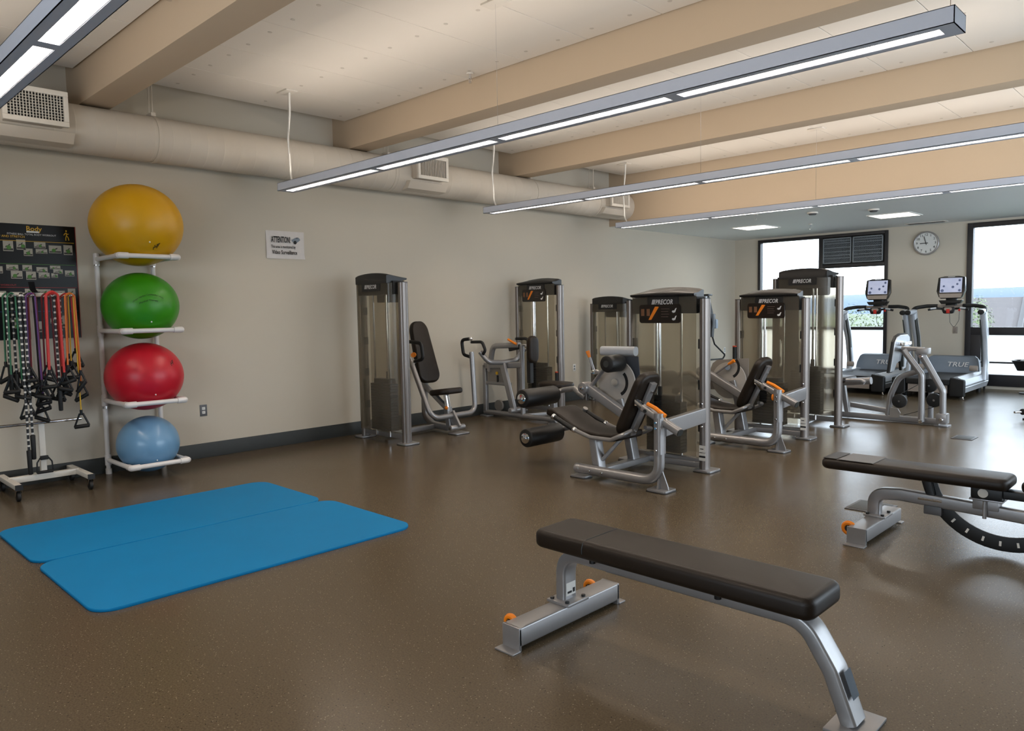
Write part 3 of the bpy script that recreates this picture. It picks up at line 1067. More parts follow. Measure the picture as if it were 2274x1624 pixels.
def tower(t, cx, cy, s, zt, stack_n=15):
    """two oval posts, smoked shrouds, black cap, weight stack; zt = top of the posts"""
    def P(x, y, z):
        return V(cx + s * x, cy + s * y, z)

    def pts(l):
        return [P(*a) for a in l]

    def box(a, b):
        p, q_ = P(*a), P(*b)
        return MB().box([min(i, j) for i, j in zip(p, q_)], [max(i, j) for i, j in zip(p, q_)])
    for sx in (-1, 1):
        MB().sweep(pts([(sx * 0.385, 0, 0.02), (sx * 0.385, 0, zt)]), circ(0.042, 20, 0.058), up=(0, 1, 0)).build('post', 'post_steel', t)
        MB().sweep(pts([(sx * 0.385, 0, zt), (sx * 0.385, 0, zt + 0.006)]), circ(0.043, 20, 0.059), up=(0, 1, 0)).build('post_cap', 'black', t)
        MB().prism([(cx + s * (sx * 0.405 + a), cy + s * b) for a, b in rrect(0.17, 0.20, 0.03)], 'z', 0.004, 0.02).build('foot_plate', 'steel', t, bevel=0.002)
        MB().prism([(cx + s * (sx * 0.405 + a), cy + s * b) for a, b in rrect(0.18, 0.21, 0.03)], 'z', 0.0, 0.004).build('foot_pad', 'rubber', t)
    # base rail and top rail
    box((-0.36, -0.03, 0.05), (0.36, 0.03, 0.11)).build('base_rail', 'steel', t, bevel=0.008)
    # front shroud: two halves with a slot between them for the selector pin
    zs0, zs1 = 0.36, zt - 0.19
    yf = -0.062
    for sx in (-1, 1):
        sl, w_ = 0.05 * 1, 0.335
        xo = -0.06
        out = [(sx * w_, 0.13), (sx * w_, zt)]
        inner = [(xo if True else 0, zt)]
        pl = [(sx * w_, 0.13), (sx * w_, zt + 0.04), (xo, zt + 0.04), (xo, zs1)]
        for k in range(7):
            a = math.radians(90 - 15 * k)
            pl.append((xo + sx * 0.042 * math.cos(a), zs1 - 0.042 + 0.042 * math.sin(a)))
        pl += [(xo + sx * 0.042, zs0), (xo, zs0), (xo, 0.13)]
        m_ = MB()
        m_.prism(pl, 'y', yf - 0.002, yf + 0.002)
        xform(m_, lambda v: P(v.x, v.y, v.z))
        m_.build('front_shroud', 'smoked', t, smooth=False)
    # wrap-around back shroud
    prof = [(-0.345, -0.005), (-0.336, 0.04), (-0.312, 0.105), (-0.298, 0.13), (-0.28, 0.138), (-0.14, 0.143), (0, 0.145), (0.14, 0.143), (0.28, 0.138), (0.298, 0.13), (0.312, 0.105), (0.336, 0.04), (0.345, -0.005)]
    m_ = MB()
    vs, fs = [], []
    n = len(prof)
    for z in (0.13, zt - 0.002):
        for (x, y) in prof: vs.append(P(x, y, z))
    for z in (0.13, zt - 0.002):
        for (x, y) in prof: vs.append(P(x * 0.988, y - 0.004, z))
    for k in range(n - 1):
        fs += [(k, k + 1, n + k + 1, n + k), (2 * n + k + 1, 2 * n + k, 3 * n + k, 3 * n + k + 1), (n + k, n + k + 1, 3 * n + k + 1, 3 * n + k), (k + 1, k, 2 * n + k, 2 * n + k + 1)]
    fs += [(0, n, 3 * n, 2 * n), (n - 1, 3 * n - 1, 4 * n - 1, 2 * n - 1)]
    m_.add(vs, fs)
    m_.build('back_shroud', 'smoked', t, angle=40)
    for sx in (-1, 1):
        for z in (0.35, 0.72, 1.08) + ((1.42,) if zt > 1.6 else ()):
            box((sx * 0.338, -0.035, z), (sx * 0.356, 0.03, z + 0.085)).build('shroud_clip', 'black', t)
    # cap: arched back, sloping to a rounded front
    m_ = MB()
    nx = 16
    def ztop(u, y):
        q = 1 - u * u
        k = [(-0.094, 0.056 + 0.006 * q), (0.0, 0.064 + 0.036 * q), (0.11, 0.090 + 0.024 * q), (0.14, 0.088 + 0.024 * q)]
        for (y0_, z0_), (y1_, z1_) in zip(k, k[1:]):
            if y <= y1_: return zt + z0_ + (z1_ - z0_) * (y - y0_) / (y1_ - y0_)
        return zt + k[-1][1]

    def wid(y):
        return 0.335 - 0.045 * (y + 0.105) / 0.25
    secs = []
    for i in range(nx + 1):
        u = -1 + 2 * i / nx
        ed = 0.006 if i in (0, nx) else 0
        sec = [(-0.088, zt + 0.030), (-0.102 + ed, zt + 0.036), (-0.104 + ed, zt + 0.048)]
        sec += [(y, ztop(u, y) - ed) for y in (-0.094, -0.05, 0.0, 0.05, 0.11, 0.136)]
        sec += [(0.145, ztop(u, 0.136) - 0.012), (0.145, zt - 0.004)]
        secs.append([(u * wid(y), y, z) for y, z in sec])
    vs = [P(*p_) for sec in secs for p_ in sec]
    m8 = len(secs[0])
    fs = []
    for i in range(nx):
        for k in range(m8):
            k2 = (k + 1) % m8
            fs.append((i * m8 + k, (i + 1) * m8 + k, (i + 1) * m8 + k2, i * m8 + k2))
    fs += [tuple(range(m8)), tuple(nx * m8 + k for k in range(m8 - 1, -1, -1))]
    m_.add(vs, fs)
    cap = m_.build('tower_cap', 'tower_black', t, angle=40)
    # dark oval inlay on top of the cap
    m_ = MB()
    vs, fs = [], []
    n_ = 20
    for k in range(n_):
        a = 2 * math.pi * k / n_
        u, yy = 0.62 * math.cos(a), 0.02 + 0.075 * math.sin(a) * (1.0 if math.sin(a) > 0 else 1.2)
        vs.append(P(wid(yy) * u, yy, ztop(u, yy) + 0.0015))
    vs.append(P(0, 0.02, ztop(0, 0.02) + 0.002))
    fs = [(k, (k + 1) % n_, n_) for k in range(n_)]
    m_.add(vs, fs)
    m_.build('cap_inlay', 'black', cap, angle=60)
    # pulley housing behind the upper shroud
    box((-0.335, -0.052, zt - 0.125), (0.335, 0.09, zt + 0.02)).build('pulley_housing', 'tower_inside', t)
    # instruction placard, only on the front
    pm_ = MB().prism(rrect(0.43, 0.168, 0.025), 'y', -0.078, -0.066)
    xform(pm_, lambda v: P(v.x - 0.03, v.y, v.z + zt - 0.126))
    pl = pm_.build('placard', 'placard', t, bevel=0.001, seg=1)

    def Q(x, z, off=0.0):
        return P(x - 0.03, -0.0786 - off, z * 0.9 + zt - 0.126)
    st = MB().add([Q(*a) for a in ((-0.115, -0.06), (-0.085, -0.06), (-0.005, 0.068), (-0.015, 0.072), (-0.045, 0.072))], [(0, 1, 2, 3, 4)])
    st.build('orange_stroke', 'orange', pl)
    for dz in (0.02, -0.055):
        fg = MB().add([Q(*a) for a in ((0.13, dz), (0.145, dz - 0.012), (0.165, dz - 0.006), (0.18, dz + 0.036), (0.168, dz + 0.032), (0.155, dz + 0.01), (0.14, dz + 0.012))], [tuple(range(7))])
        fg.build('muscle_pictogram', 'lettering', pl)
    pp = MB()
    for dx in (-0.195, -0.135):
        pp.add([Q(*a) for a in ((dx, -0.02), (dx + 0.035, -0.02), (dx + 0.035, 0.05), (dx, 0.05))], [(0, 1, 2, 3)])
    pp.build('placard_picture', 'tan_print', pl)
    for k in range(4):
        MB().add([Q(*a) for a in ((0.02, 0.045 - 0.026 * k), (0.105 - 0.012 * (k % 2), 0.045 - 0.026 * k), (0.105 - 0.012 * (k % 2), 0.052 - 0.026 * k), (0.02, 0.052 - 0.026 * k))], [(0, 1, 2, 3)]).build('text_line', 'dim_print', pl)
    fd = (s, 0, 0)
    band = box((-0.16, -0.072, zt - 0.05), (0.16, -0.064, zt + 0.03)).build('logo_band', 'black', t)
    logo(band, P(-0.115, -0.0725, zt - 0.041), fd, (0, 0, 1), 0.046)
    band = box((-0.17, 0.138, zt - 0.085), (0.17, 0.1475, zt - 0.006)).build('logo_band', 'black', t)
    logo(band, P(0.115, 0.148, zt - 0.058), (-s, 0, 0), (0, 0, 1), 0.046)
    # weight increment selector on a post
    if s > 0:
        xs, z0_ = (-0.40, 0.83) if zt < 1.6 else (0.37, 0.44)
        MB().cyl(P(xs, -0.075, z0_), P(xs, -0.075, z0_ + 0.15), 0.022, n=12).build('increment_selector', 'rubber', t)
        MB().cyl(P(xs, -0.075, z0_ + 0.15), P(xs, -0.075, z0_ + 0.165), 0.023, n=12, rim=0.004).build('selector_cap', 'red_orange', t)
    # guide rods, pin rod and plates
    for x in (-0.13, 0.13):
        MB().cyl(P(x, 0.03, 0.06), P(x, 0.03, zt - 0.1), 0.012, n=10).build('guide_rod', 'chrome', t)
    MB().cyl(P(-0.075, 0.0, 0.55), P(-0.075, 0.0, zt - 0.12), 0.013, n=12).build('lift_rod', 'chrome', t)
    m_ = MB()
    for k in range(stack_n):
        z = 0.13 + k * 0.031
        p, q_ = P(-0.20, -0.035, z), P(0.16, 0.075, z + 0.027)
        m_.box([min(i, j) for i, j in zip(p, q_)], [max(i, j) for i, j in zip(p, q_)])
    m_.build('weight_stack', 'black', t)
    z = 0.13 + stack_n * 0.031
    box((-0.17, -0.03, z), (0.10, 0.07, z + 0.05)).build('stack_top_plate', 'black', t, bevel=0.006)
    MB().cyl(P(-0.075, 0.0, z + 0.05), P(-0.075, 0.0, z + 0.13), 0.022, n=12).build('stack_collar', 'rubber', t)


mat('red_orange', rgb(198, 70, 32), 0.5)
mat('tower_black', rgb(19, 18, 18), 0.40, var=0.05)
mat('tower_inside', rgb(14, 11, 8), 0.6)
mat('tan_print', rgb(110, 72, 44), 0.6, var=0.3, scale=40)
mat('dim_print', rgb(72, 58, 50), 0.6)


def stickers(t, x, y, z):
    for k, (dz, h) in enumerate(((0.0, 0.026), (0.045, 0.022), (0.075, 0.06))):
        MB().box((x - 0.03, y - 0.001, z + dz), (x + 0.03, y + 0.001, z + dz + h)).build('sticker', 'sticker', t)
    MB().box((x - 0.03, y - 0.002, z + 0.028), (x + 0.03, y, z + 0.042)).build('sticker_band', 'ink', t)
    MB().box((x - 0.02, y - 0.0022, z + 0.1), (x + 0.012, y, z + 0.108)).build('sticker_print', 'ink', t)


def bolts(t, pl, r=0.012, d=(0, -1, 0), L=0.01):
    for p in pl:
        p = Vector(p)
        MB().cyl(p, p + Vector(d) * L, r, r * 0.7, n=10).build('bolt', 'chrome', t)


# ------------------------------------------------------------------ seated leg machines (two alike)


def leg_machine(label, group, full=True):
    t = thing('leg_extension_machine', (3.80, 5.4, 0), label, 'gym machine', group)
    tower(t, 3.80, 5.83, 1, 1.515)
    stickers(t, 4.195, 5.768, 0.10)
    # floor frame: tube along the near side that bends up into the post, bar back to the tower
    MB().tube([(3.50, 4.95, 0.075), (4.29, 4.95, 0.075), (4.29, 4.95, 0.62)], 0.042, 0.16, 14, fn=8).build('base_tube', 'steel', t)
    MB().cyl((3.44, 4.95, 0.075), (3.50, 4.95, 0.075), 0.043, n=14, rim=0.012).build('tube_end_cap', 'steel', t)
    MB().bar([(3.62, 4.95, 0.055), (3.62, 5.78, 0.055)], 0.09, 0.055).build('floor_bar', 'steel', t)
    MB().bar([(3.55, 5.78, 0.055), (4.16, 5.80, 0.055)], 0.05, 0.055).build('floor_bar', 'steel', t)
    for c, w_, h_ in (((3.50, 4.95), 0.16, 0.12), ((4.30, 4.96), 0.18, 0.17)):
        MB().prism([(c[0] + a, c[1] + b) for a, b in rrect(w_, h_, 0.025)], 'z', 0.005, 0.02).build('foot_plate', 'steel', t, bevel=0.002)
        MB().prism([(c[0] + a, c[1] + b) for a, b in rrect(w_ + 0.01, h_ + 0.01, 0.025)], 'z', 0, 0.005).build('foot_pad', 'rubber', t)
    MB().prism([(4.27, 0.02), (4.375, 0.02), (4.37, 0.045), (4.318, 0.17), (4.28, 0.17)], 'y', 4.944, 4.956).build('gusset', 'steel', t)
    MB().prism([(4.915, 0.02), (4.985, 0.02), (4.965, 0.1), (4.935, 0.1)], 'x', 4.285, 4.30).build('gusset', 'steel', t)
    bolts(t, [(3.62, 4.908, 0.075), (3.75, 4.908, 0.075)], 0.011)
    # the upper half of the post is sleeved with a flat plate; beam runs back to the tower
    MB().bar([(4.30, 4.95, 0.30), (4.30, 4.95, 0.585)], 0.055, 0.095, up=(0, 1, 0), rr=0.02).build('post_sleeve', 'steel', t)
    bolts(t, [(4.29, 4.902, 0.55), (4.29, 4.902, 0.505), (4.29, 4.902, 0.33)], 0.011)
    MB().bar([(4.31, 4.98, 0.50), (4.19, 5.79, 0.50)], 0.055, 0.13).build('cross_beam', 'steel', t)
    bolts(t, [(4.185, 5.775, 0.60), (4.185, 5.775, 0.40)], 0.012)
    # backrest slide
    MB().bar([(4.11, 5.0, 0.645), (4.475, 4.95, 0.485)], 0.062, 0.062, rr=0.02).build('slide_tube', 'steel', t)
    MB().bar([(4.472, 4.9505, 0.4863), (4.482, 4.949, 0.482)], 0.056, 0.056, rr=0.02).build('tube_end_cap', 'base', t)
    MB().bar([(4.0, 5.06, 0.68), (4.13, 4.998, 0.637)], 0.038, 0.038).build('slide_bar', 'chrome', t)
    MB().tube([(4.16, 4.985, 0.68), (4.24, 4.97, 0.655), (4.34, 4.96, 0.60)], 0.017, 0.05, 8).build('release_lever', 'orange', t)
    MB().cyl((4.15, 4.955, 0.625), (4.15, 4.962, 0.625), 0.014, n=12).build('pin_hole', 'ink', t)
    if not full:
        MB().sphere((4.24, 4.94, 0.54), 0.022, 12, 8, (0.7, 0.7, 1.5)).build('pull_knob', 'orange', t)
    # back pad, tilted, with a steel carrier on its back
    ang = math.radians(26)
    c0 = (3.80, 5.2, 0.39)
    q = MB()
    pad_slab(q, 5.05, 5.35, 0.37, 0.965, 3.755, 3.835, 0.10, 0.028)
    # bevel of cushion acts on vertical edges; tilt about the foot of the pad
    xform(q, lambda v: rot_y(v, c0, ang))
    q.build('back_pad', 'vinyl', t)
    q = MB().bar([(3.855, 5.2, 0.40), (3.855, 5.2, 0.90)], 0.075, 0.035, up=(1, 0, 0), rr=0.008)
    xform(q, lambda v: rot_y(v, c0, ang)).build('pad_carrier', 'steel', t)
    q = MB()
    for z in (0.44, 0.66, 0.83):
        q.cyl((3.872, 5.2, z), (3.888, 5.2, z), 0.011, n=10)
    q = xform(q, lambda v: rot_y(v, c0, ang)).build('carrier_bolts', 'chrome', t)
    MB().bar([(4.00, 5.18, 0.60), (4.02, 5.05, 0.67)], 0.05, 0.05).build('carrier_bracket', 'chrome', t)
    # contoured seat: profile in x-z swept across y, rising at the front
    up_ = [(3.02, 0.545), (3.08, 0.548), (3.18, 0.50), (3.32, 0.43), (3.46, 0.39), (3.60, 0.375), (3.74, 0.38), (3.83, 0.40)]
    dn = [(3.83, 0.335), (3.74, 0.315), (3.60, 0.31), (3.46, 0.325), (3.32, 0.365), (3.18, 0.43), (3.06, 0.475), (3.005, 0.49)]
    MB().prism(up_ + dn, 'y', 5.05, 5.40).build('seat', 'vinyl', t, bevel=0.022, seg=3, angle=50)
    # side rails with grips
    for yy in (5.0, 5.45):
        MB().tube([(3.16, yy, 0.485), (3.38, yy, 0.395), (3.56, yy, 0.345), (3.78, yy, 0.345), (3.90, yy, 0.40), (3.90, yy + (0.12 if yy < 5.2 else -0.12), 0.42)], 0.018, 0.08, 10).build('side_rail', 'steel', t)
        MB().tube([(3.165, yy, 0.483), (3.375, yy, 0.397)], 0.022, 0, 12).build('grip', 'rubber', t)
        for p in ((3.15, yy, 0.49), (3.385, yy, 0.393)):
            MB().sphere(p, 0.025, 12, 8).build('grip_collar', 'chrome', t)
    # seat columns
    MB().bar([(3.58, 5.05, 0.33), (3.62, 5.05, 0.075)], 0.10, 0.075, up=(1, 0, 0), rr=0.01).build('seat_column', 'steel', t)
    MB().bar([(3.64, 5.07, 0.15), (3.80, 5.12, 0.34)], 0.045, 0.03, rr=0.006).build('seat_brace', 'steel', t)
    MB().bar([(3.50, 5.55, 0.62), (3.56, 5.55, 0.40), (3.62, 5.56, 0.07)], 0.10, 0.07, 0.1, up=(1, 0, 0), rr=0.01).build('cam_column', 'steel', t)
    # cam disc and its guard
    q = MB().cyl((3.45, 5.53, 0.77 if full else 0.62), (3.45, 5.545, 0.77 if full else 0.62), 0.205, n=36)
    q.build('cam_disc', 'disc_light', t)
    q = MB()
    for k in range(9):
        a = math.radians(40 - 12 * k)
        q.cyl((3.45 + 0.12 * math.cos(a), 5.527, 0.77 + 0.12 * math.sin(a)), (3.45 + 0.12 * math.cos(a), 5.531, 0.77 + 0.12 * math.sin(a)), 0.008, n=8)
    q.build('range_holes', 'ink', t)
    q = MB()
    arc = [(3.45 + 0.12 * math.cos(math.radians(45 - 12 * k)), 0.77 + 0.12 * math.sin(math.radians(45 - 12 * k))) for k in range(10)]
    q.sweep([V(a, 5.5295, b) for a, b in arc], rrect(0.03, 0.003, 0.001), up=(0, 1, 0)).build('range_scale', 'rubber', t)
    MB().cyl((3.45, 5.50, 0.77), (3.45, 5.60, 0.77), 0.035, n=16).build('cam_axle', 'chrome', t)
    if full:
        MB().bar([(3.24, 5.60, 1.05), (3.62, 5.60, 1.055)], 0.075, 0.085, rr=0.03).build('guard_bar', 'tread_silver', t)
        MB().prism([(3.34, 1.01), (3.66, 1.01), (3.69, 0.70), (3.60, 0.70)], 'y', 5.575, 5.585).build('cam_guard', 'guard_navy', t)
        # starting-position lever
        MB().tube([(3.165, 5.5, 1.0), (3.225, 5.5, 0.85)], 0.012, 0, 8).build('lever_rod', 'steel', t)
        MB().cyl((3.145, 5.5, 1.05), (3.168, 5.5, 0.99), 0.02, 0.013, n=12).build('lever_knob', 'orange', t)
        MB().cyl((3.26, 5.42, 0.86), (3.26, 5.50, 0.86), 0.024, n=12, rim=0.006).build('lever_pivot', 'chrome', t)
    else:
        MB().prism([(3.20, 0.50), (3.20, 0.74), (3.225, 0.80), (3.28, 0.84), (3.66, 0.87), (3.66, 0.50)], 'y', 5.575, 5.585).build('cam_guard', 'disc_grey', t)
        MB().tube([(3.30, 5.50, 0.69), (3.48, 5.50, 0.81)], 0.012, 0, 8).build('lever_rod', 'steel', t)
        MB().cyl((3.46, 5.5, 0.80), (3.53, 5.5, 0.845), 0.013, 0.021, n=12).build('lever_knob', 'orange', t)
        MB().cyl((3.28, 5.45, 0.68), (3.28, 5.54, 0.68), 0.024, n=12, rim=0.006).build('lever_pivot', 'chrome', t)
    # box arm, pivot, thigh roller
    MB().bar([(3.20, 5.43, 0.715), (3.68, 5.45, 0.455)], 0.075, 0.085, rr=0.012).build('swing_arm', 'steel', t)
    q = MB().cyl((3.185, 5.36, 0.715), (3.185, 5.48, 0.715), 0.055, n=18, rim=0.012)
    q.build('arm_pivot', 'steel', t)
    MB().cyl((3.185, 5.35, 0.715), (3.185, 5.36, 0.715), 0.022, n=12, rim=0.004).build('pivot_bolt', 'chrome', t)
    MB().bar([(3.205, 5.41, 0.755), (3.205, 5.41, 0.60)], 0.03, 0.012, up=(1, 0, 0)).build('arm_strap', 'steel', t)
    if full:
        MB().tube([(3.23, 5.45, 0.735), (3.47, 5.36, 0.93)], 0.019, 0, 10).build('roller_stem', 'steel', t)
        MB().cyl((3.52, 5.29, 0.955), (3.52, 5.50, 0.955), 0.078, n=24, rim=0.02).build('thigh_roller', 'foam', t)
        MB().cyl((3.52, 5.285, 0.955), (3.52, 5.29, 0.955), 0.03, n=14).build('roller_cap', 'base', t)
    # lower-leg rollers on their arm
    for (x, z), nm in (((2.79, 0.625), 'upper'), ((2.83, 0.262), 'lower')):
        MB().cyl((x, 4.965, z), (x, 5.43, z), 0.087, n=28, rim=0.018).build('leg_roller', 'foam', t)
        MB().cyl((x, 4.953, z), (x, 4.968, z), 0.05, n=20, rim=0.008).build('roller_cap', 'chrome', t)
        MB().cyl((x, 4.945, z), (x, 4.953, z), 0.022, n=14, rim=0.004).build('roller_bolt', 'chrome', t)
    MB().tube([(2.79, 5.42, 0.625), (2.82, 5.50, 0.66), (3.0, 5.48, 0.69), (3.08, 5.44, 0.66), (3.17, 5.43, 0.62)], 0.026, 0.05, 12).build('roller_arm', 'steel', t)
    MB().tube([(2.83, 5.42, 0.262), (2.86, 5.48, 0.29), (3.05, 5.46, 0.34), (3.17, 5.43, 0.52)], 0.024, 0.06, 12).build('roller_arm', 'steel', t)
    return t


legA = leg_machine('nearest seated leg machine with two long black foam rollers', 'seated leg machines')
legB = leg_machine('second seated leg machine, behind the one with long rollers', 'seated leg machines', full=False)
legB.location.y += 2.10

# ------------------------------------------------------------------ chest press by the wall
t = thing('chest_press_machine', (0.645, 5.4, 0), 'chest press machine with tall dark tower, nearest on the wall side', 'gym machine', 'wall-side machines')
tower(t, 0.645, 4.98, -1, 1.765, 17)
MB().bar([(0.55, 5.05, 0.05), (0.52, 5.80, 0.05)], 0.06, 0.06).build('floor_bar', 'steel', t)
MB().bar([(0.36, 5.78, 0.55), (0.36, 5.78, 0.16), (0.50, 5.79, 0.07), (0.78, 5.80, 0.055)], 0.075, 0.055, 0.12, up=(0, 1, 0), rr=0.012).build('frame_upright', 'steel', t)
MB().bar([(0.36, 5.78, 0.55), (0.78, 5.80, 0.27)], 0.05, 0.06, rr=0.012).build('frame_brace', 'steel', t)
MB().bar([(0.30, 5.80, 0.98), (0.37, 5.79, 0.50)], 0.07, 0.06, up=(1, 0, 0), rr=0.012).build('back_support', 'steel', t)
q = pad_slab(MB(), 5.63, 5.97, 0.56, 1.34, 0.195, 0.275, 0.12, 0.028)
# the pad narrows towards its head
xform(q, lambda v: V(v.x, 5.80 + (v.y - 5.80) * (1.0 - 0.28 * (v.z - 0.56) / 0.77), v.z))
xform(q, lambda v: rot_y(v, (0.235, 5.8, 0.95), math.radians(-17)) + V(0.10, 0, 0))
q.build('back_pad', 'vinyl', t)
q = seat_slab(MB(), 0.57, 0.92, 5.62, 5.98, 0.45, 0.52, 0.13)
xform(q, lambda v: rot_y(v, (0.72, 5.8, 0.47), math.radians(-7)))
q.build('seat', 'vinyl', t)
MB().bar([(0.80, 5.8, 0.16), (0.74, 5.8, 0.46)], 0.05, 0.05, up=(1, 0, 0), rr=0.006).build('seat_post', 'chrome', t)
MB().bar([(0.82, 5.8, 0.03), (0.765, 5.8, 0.30)], 0.078, 0.078, up=(1, 0, 0), rr=0.01).build('seat_column', 'steel', t)
MB().bar([(0.83, 5.80, 0.24), (0.95, 5.80, 0.07)], 0.11, 0.03, up=(0, 1, 0), rr=0.006).build('pivot_plate', 'steel', t)
MB().cyl((0.93, 5.69, 0.075), (0.93, 5.91, 0.075), 0.032, n=16, rim=0.008).build('pivot_tube', 'steel', t)
MB().cyl((0.93, 5.682, 0.075), (0.93, 5.69, 0.075), 0.02, n=12).build('pivot_bolt', 'chrome', t)
MB().prism([(0.96 + a, 5.80 + b) for a, b in rrect(0.16, 0.22, 0.03)], 'z', 0.004, 0.018).build('foot_plate', 'steel', t, bevel=0.002)
MB().prism([(0.96 + a, 5.80 + b) for a, b in rrect(0.17, 0.23, 0.03)], 'z', 0, 0.004).build('foot_pad', 'rubber', t)
MB().sphere((0.80, 5.75, 0.30), 0.022, 12, 8).build('pull_knob', 'orange', t)
# press arm: a wide U below the seat with a black D grip at each end
MB().tube([(0.55, 5.42, 0.90), (0.90, 5.44, 0.215), (0.80, 6.22, 0.20), (0.72, 6.25, 0.93)], 0.031, 0.14, 14, fn=8).build('press_arm', 'steel', t)
MB().cyl((0.72, 6.25, 0.925), (0.72, 6.25, 0.94), 0.027, n=14).build('arm_cap', 'chrome', t)
for yy, x0 in ((5.42, 0.53), (6.25, 0.52)):
    dx = 0.0 if yy > 6 else 0.22
    g = MB().tube([(x0 + 0.19 - dx * 0.9, yy, 1.10), (x0 + 0.02 + dx, yy, 1.085), (x0 + 0.05 + dx, yy, 0.90), (x0 + 0.20 - dx * 0.4, yy, 0.87)], 0.021, 0.055, 12).build('hand_grip', 'rubber', t)
    MB().sphere((x0 + 0.19 - dx * 0.9, yy, 1.10), 0.024, 12, 8).build('grip_end', 'chrome', g)
    MB().sphere((x0 + 0.20 - dx * 0.4, yy, 0.87), 0.024, 12, 8).build('grip_end', 'chrome', g)
MB().cyl((0.40, 5.60, 0.93), (0.44, 5.56, 0.93), 0.03, n=14).build('selector_knob', 'orange', t)

# ------------------------------------------------------------------ seated row by the wall
t = thing('seated_row_machine', (0.60, 7.3, 0), 'seated row machine with chest pad and forked arm along the wall', 'gym machine', 'wall-side machines')
tower(t, 0.56, 7.68, 1, 1.765, 17)
y0 = 7.05
MB().tube([(0.10, y0, 0.055), (1.40, y0, 0.055)], 0.034, 0, 14).build('base_tube', 'steel', t)
MB().prism([(1.40 + a, y0 + b) for a, b in rrect(0.2, 0.14, 0.03)], 'z', 0.0, 0.016).build('foot_plate', 'steel', t, bevel=0.002)
MB().prism([(0.13 + a, y0 + b) for a, b in rrect(0.16, 0.14, 0.03)], 'z', 0.0, 0.016).build('foot_plate', 'steel', t, bevel=0.002)
MB().bar([(0.78, y0, 0.055), (1.0, 7.62, 0.055)], 0.055, 0.05).build('floor_bar', 'steel', t)
MB().bar([(0.12, y0, 0.06), (0.12, y0, 0.70)], 0.06, 0.06, up=(1, 0, 0), rr=0.012).build('frame_upright', 'steel', t)
MB().tube([(0.20, y0, 0.62), (0.24, y0, 0.80), (0.28, y0, 0.965), (0.78, y0, 0.985)], 0.038, 0.10, 14).build('top_tube', 'steel', t)
MB().bar([(0.82, y0, 0.98), (0.82, y0, 0.07)], 0.055, 0.05, up=(1, 0, 0), rr=0.012).build('frame_upright', 'steel', t)
MB().bar([(0.12, y0, 0.69), (0.82, y0, 0.73)], 0.06, 0.08, rr=0.015).build('cross_beam', 'steel', t)
MB().bar([(0.13, y0, 0.46), (0.60, y0, 0.46)], 0.045, 0.045, rr=0.01).build('cross_beam', 'steel', t)
MB().prism([(0.17, 0.48), (0.50, 0.48), (0.50, 0.68), (0.17, 0.68)], 'y', y0 - 0.006, y0 + 0.006).build('pulley_plate', 'disc_grey', t)
MB().cyl((0.36, y0 - 0.02, 0.60), (0.36, y0 - 0.012, 0.60), 0.022, n=12).build('plate_label', 'band_yellow', t)
MB().box((0.36, y0 - 0.02, 0.47), (0.385, y0 - 0.008, 0.57)).build('plate_slot', 'ink', t)
MB().cyl((0.31, y0 + 0.05, 0.15), (0.31, y0 + 0.08, 0.15), 0.075, n=24).build('pulley', 'disc_grey', t)
# arm: slanted box beam from a low pivot up to a curved fork
MB().bar([(0.72, 6.98, 0.13), (0.53, 6.98, 0.74)], 0.085, 0.05, up=(0, 1, 0), rr=0.01).build('swing_arm', 'steel', t)
MB().cyl((0.72, 6.90, 0.13), (0.72, 7.10, 0.13), 0.036, n=16, rim=0.008).build('arm_pivot', 'steel', t)
MB().tube([(0.44, 6.66, 0.91), (0.53, 6.72, 0.77), (0.54, 6.98, 0.755), (0.53, 7.24, 0.77), (0.62, 7.32, 0.93)], 0.033, 0.1, 14, fn=7).build('arm_fork', 'steel', t)
for a, b in (((0.44, 6.66, 0.91), -1), ((0.62, 7.32, 0.93), 1)):
    a = Vector(a)
    g = MB().tube([a + V(0.05, 0, -0.03), a + V(0.10, 0, 0.02), a + V(0.04, 0.0, 0.13), a + V(-0.17, 0, 0.125)], 0.02, 0.06, 12).build('hand_grip', 'rubber', t)
    MB().sphere(a + V(-0.17, 0, 0.125), 0.023, 12, 8).build('grip_end', 'chrome', g)
# chest pad on an adjusting bar, orange lever, seat
MB().bar([(0.76, y0, 0.985), (0.98, y0, 0.985)], 0.034, 0.034).build('pad_bar', 'chrome', t)
q = pad_slab(MB(), y0 - 0.085, y0 + 0.085, 0.76, 1.11, 0.965, 1.055, 0.08, 0.03)
q.build('chest_pad', 'vinyl', t)
MB().tube([(0.60, y0 - 0.03, 1.06), (0.68, y0 - 0.04, 1.03), (0.76, y0 - 0.04, 1.0)], 0.016, 0.03, 8).build('release_lever', 'orange', t)
MB().bar([(0.60, y0, 0.93), (0.80, y0, 0.97)], 0.05, 0.06).build('lever_bracket', 'rubber', t)
MB().prism([(0.93, 0.50), (0.99, 0.50), (0.99, 0.95), (0.93, 0.95)], 'y', y0 - 0.03, y0 + 0.03).build('height_rail', 'rubber', t)
q = seat_slab(MB(), 1.18, 1.62, y0 - 0.17, y0 + 0.17, 0.47, 0.535, 0.13)
q.build('seat', 'vinyl', t)
MB().bar([(1.36, y0, 0.06), (1.36, y0, 0.47)], 0.07, 0.07, up=(1, 0, 0), rr=0.01).build('seat_column', 'steel', t)

